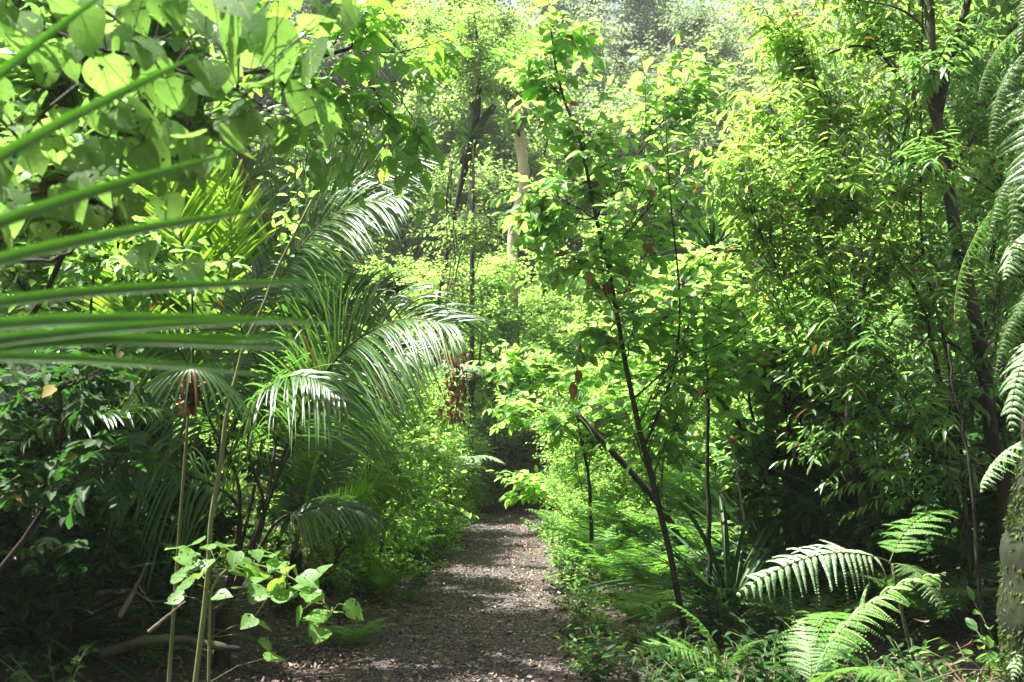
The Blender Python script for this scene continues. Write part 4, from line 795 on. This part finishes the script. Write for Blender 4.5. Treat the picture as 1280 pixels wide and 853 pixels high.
# heap of dead fronds by the mossy trunk
b0=np.array(G(2.15,4.75)); root=thing('dead_fronds',b0,'heap of brown dead fronds at the foot of the mossy trunk','dead fronds')
mb=MB(); n=420; P=np.stack([rng.normal(0,.16,n),rng.normal(0,.14,n),np.abs(rng.normal(.02,.14,n))],-1); D=rng.normal(0,1,(n,3))*[1,.7,.7]; scat(mb,strap(4,.055,.5,1.2),P,D,rng.normal(0,1,(n,3)),.04+.10*rng.random(n)**1.5,zs=rng.normal(1,1.2,n)); mb.build('leaves',M['litter'],root)
mb=MB(); n=40; P=rng.normal(0,.15,(n,3))*[1,1,.4]+[0,0,.12]; D=norm(rng.normal(0,1,(n,3))*[1,.6,.6])*rng.uniform(.1,.3,(n,1)); tubes(mb,np.stack([P-D,P+[0,0,.04],P+D],1),.004,5); mb.build('stalks',M['barkmid'],root)
# hanging vines and brown frond skirt beside the corridor
def vine(label,pts,Y,r=.008,n=3):
    b=at(*pts[0],Y); root=thing('vine',tuple(b),label,'vine'); mb=MB(); k=24
    base=spline([at(x,y,Y)-b for x,y in pts],k)
    for i in range(n):
        t=base+np.cumsum(rng.normal(0,.012,(k,3)),0); t[0]=base[0]; tubes(mb,t[None],r,4)
    mb.build('stem',M['barkmid'],root)
    mb=MB(); m=60; P=base[rng.integers(0,k,m)]+rng.normal(0,.05,(m,3)); scat(mb,OVATE1,P,rng.normal(0,1,(m,3)),rng.normal(0,.5,(m,3))+[0,0,1],.05+.04*rng.random(m)); mb.build('leaves',M['fresh'],root)
vine('tangled hanging vine left of the corridor below the perching plant',[(566,200),(560,260),(568,320),(560,380),(552,450)],13)
vine('thin vine looping down from the epiphyte trunk to the shrubs',[(592,180),(588,240),(575,310),(560,360),(545,400)],15,.006,2)
vine('dark zigzag twig hanging before the blue grey frond',[(385,205),(372,250),(362,285),(352,320)],6.6,.004,1)
def skirt(label,p0,h,w,Y,cat='dead leaves',sz=1.0):
    b=at(*p0,Y); root=thing('dead_leaves',tuple(b),label,cat); mb=MB(); n=220; P=np.stack([rng.normal(0,w,n),rng.normal(0,w,n),-rng.random(n)*h],-1); D=rng.normal(0,.5,(n,3))+[0,0,-1]
    scat(mb,OVATE1,P,D,rng.normal(0,1,(n,3)),(.06+.05*rng.random(n))*sz,zs=rng.normal(1,1,n)); mb.build('leaves',M['dead'],root)
    mb=MB(); tubes(mb,np.array([[(0,0,.4),(0.02,0,-h*.5),(0,0,-h)]]),.006,4); mb.build('stem',M['bark'],root)
skirt('reddish brown dead leaves hanging in the corridor left of the path end',(570,440),.85,.09,12.5)
skirt('brown seed pod hanging under the fan of palm leaflets',(237,468),.17,.018,4.95,sz=.55)  # seed pod, built from withered leaf shapes
# brown leaves that cling to the plants
for nm,px,py,Y,s in (('slender sapling',715,478,6.8,.12),('slender sapling',757,352,6.8,.11),('slender sapling',722,462,6.8,.10),('narrow leaved tree',1142,110,6.3,.13)):
    r_=[o for o in col.objects if o.get('label','').startswith('slender dark sapling' if 'slender' in nm else 'tree with drooping')][0]
    b=np.array(r_.location); mb=MB(); pp=at(px,py,Y)-b; scat(mb,OVATE,pp[None],np.array([[.1,-.1,-1.]]),np.array([[.1,-1,.1]]),s,zs=np.array([2.]))
    tubes(mb,np.array([[pp,pp+[.01,0,.05],pp+[.04,.03,.09]]]),.0015,4); mb.build('dead_leaf',M['dead'],r_)
# drooping fan of young palm leaflets on the thin stem
b0=np.array(G(-1.75,5.2)); root=thing('palm',b0,'young palm with a drooping fan of pale shining leaflets','palm'); hb=at(240,462,4.9)-b0
mb=MB(); tubes(mb,spline([(0,0,-.05),(hb[0]*.2,0,hb[2]*.5),hb],12)[None],np.linspace(.012,.006,12)[None],7); mb.build('stem',M['green'],root)
mb=MB(); pts=[hb]+[]; 
for a_ in np.linspace(-1.25,1.25,17):
    l=.42*(1-.1*abs(a_)); m=10; u=np.linspace(0,1,m); C=hb+np.stack([np.sin(a_)*l*u*1.0,-.25*l*u,.18*np.cos(a_*.8)*u*l-.85*l*u**2.0],-1)
    T=norm(np.gradient(C,axis=0)); sd=norm(np.cross(T,[0,-1,.3])); up=np.cross(sd,T); wd=(.009*np.minimum(1,.3+3*u)*(1-u**3)**.8)[:,None]
    V=np.stack([C-sd*wd+up*wd*.4,C,C+sd*wd+up*wd*.4],1); idx=np.arange(3*m).reshape(m,3); mb.add(V.reshape(-1,3),[np.concatenate([np.stack([idx[:-1,k],idx[:-1,k+1],idx[1:,k+1],idx[1:,k]],-1) for k in (0,1)])],np.stack([np.tile([0,.5,1],m),np.repeat(u,3)],-1))
mb.build('frond',M['palm'],root)
# ------------------------------------------------------------------ damp sunlit air
def haze():
    m,nt,out=newmat('damp air'); v=N(nt,'ShaderNodeVolumePrincipled'); v.inputs['Color'].default_value=(.93,.97,.90,1); v.inputs['Density'].default_value=.0008; v.inputs['Anisotropy'].default_value=.35
    nt.links.new(v.outputs[0],out.inputs['Volume']); mb=MB()
    x0,x1,y0,y1,z0,z1=-225,225,-65,305,-2,40
    V=[(x,y,z) for x in (x0,x1) for y in (y0,y1) for z in (z0,z1)]
    mb.add(V,[[(0,1,3,2),(4,6,7,5),(0,4,5,1),(2,3,7,6),(0,2,6,4),(1,5,7,3)]]); tag(mb.build('haze',m,smooth=False),None,None,kind='stuff')
haze()
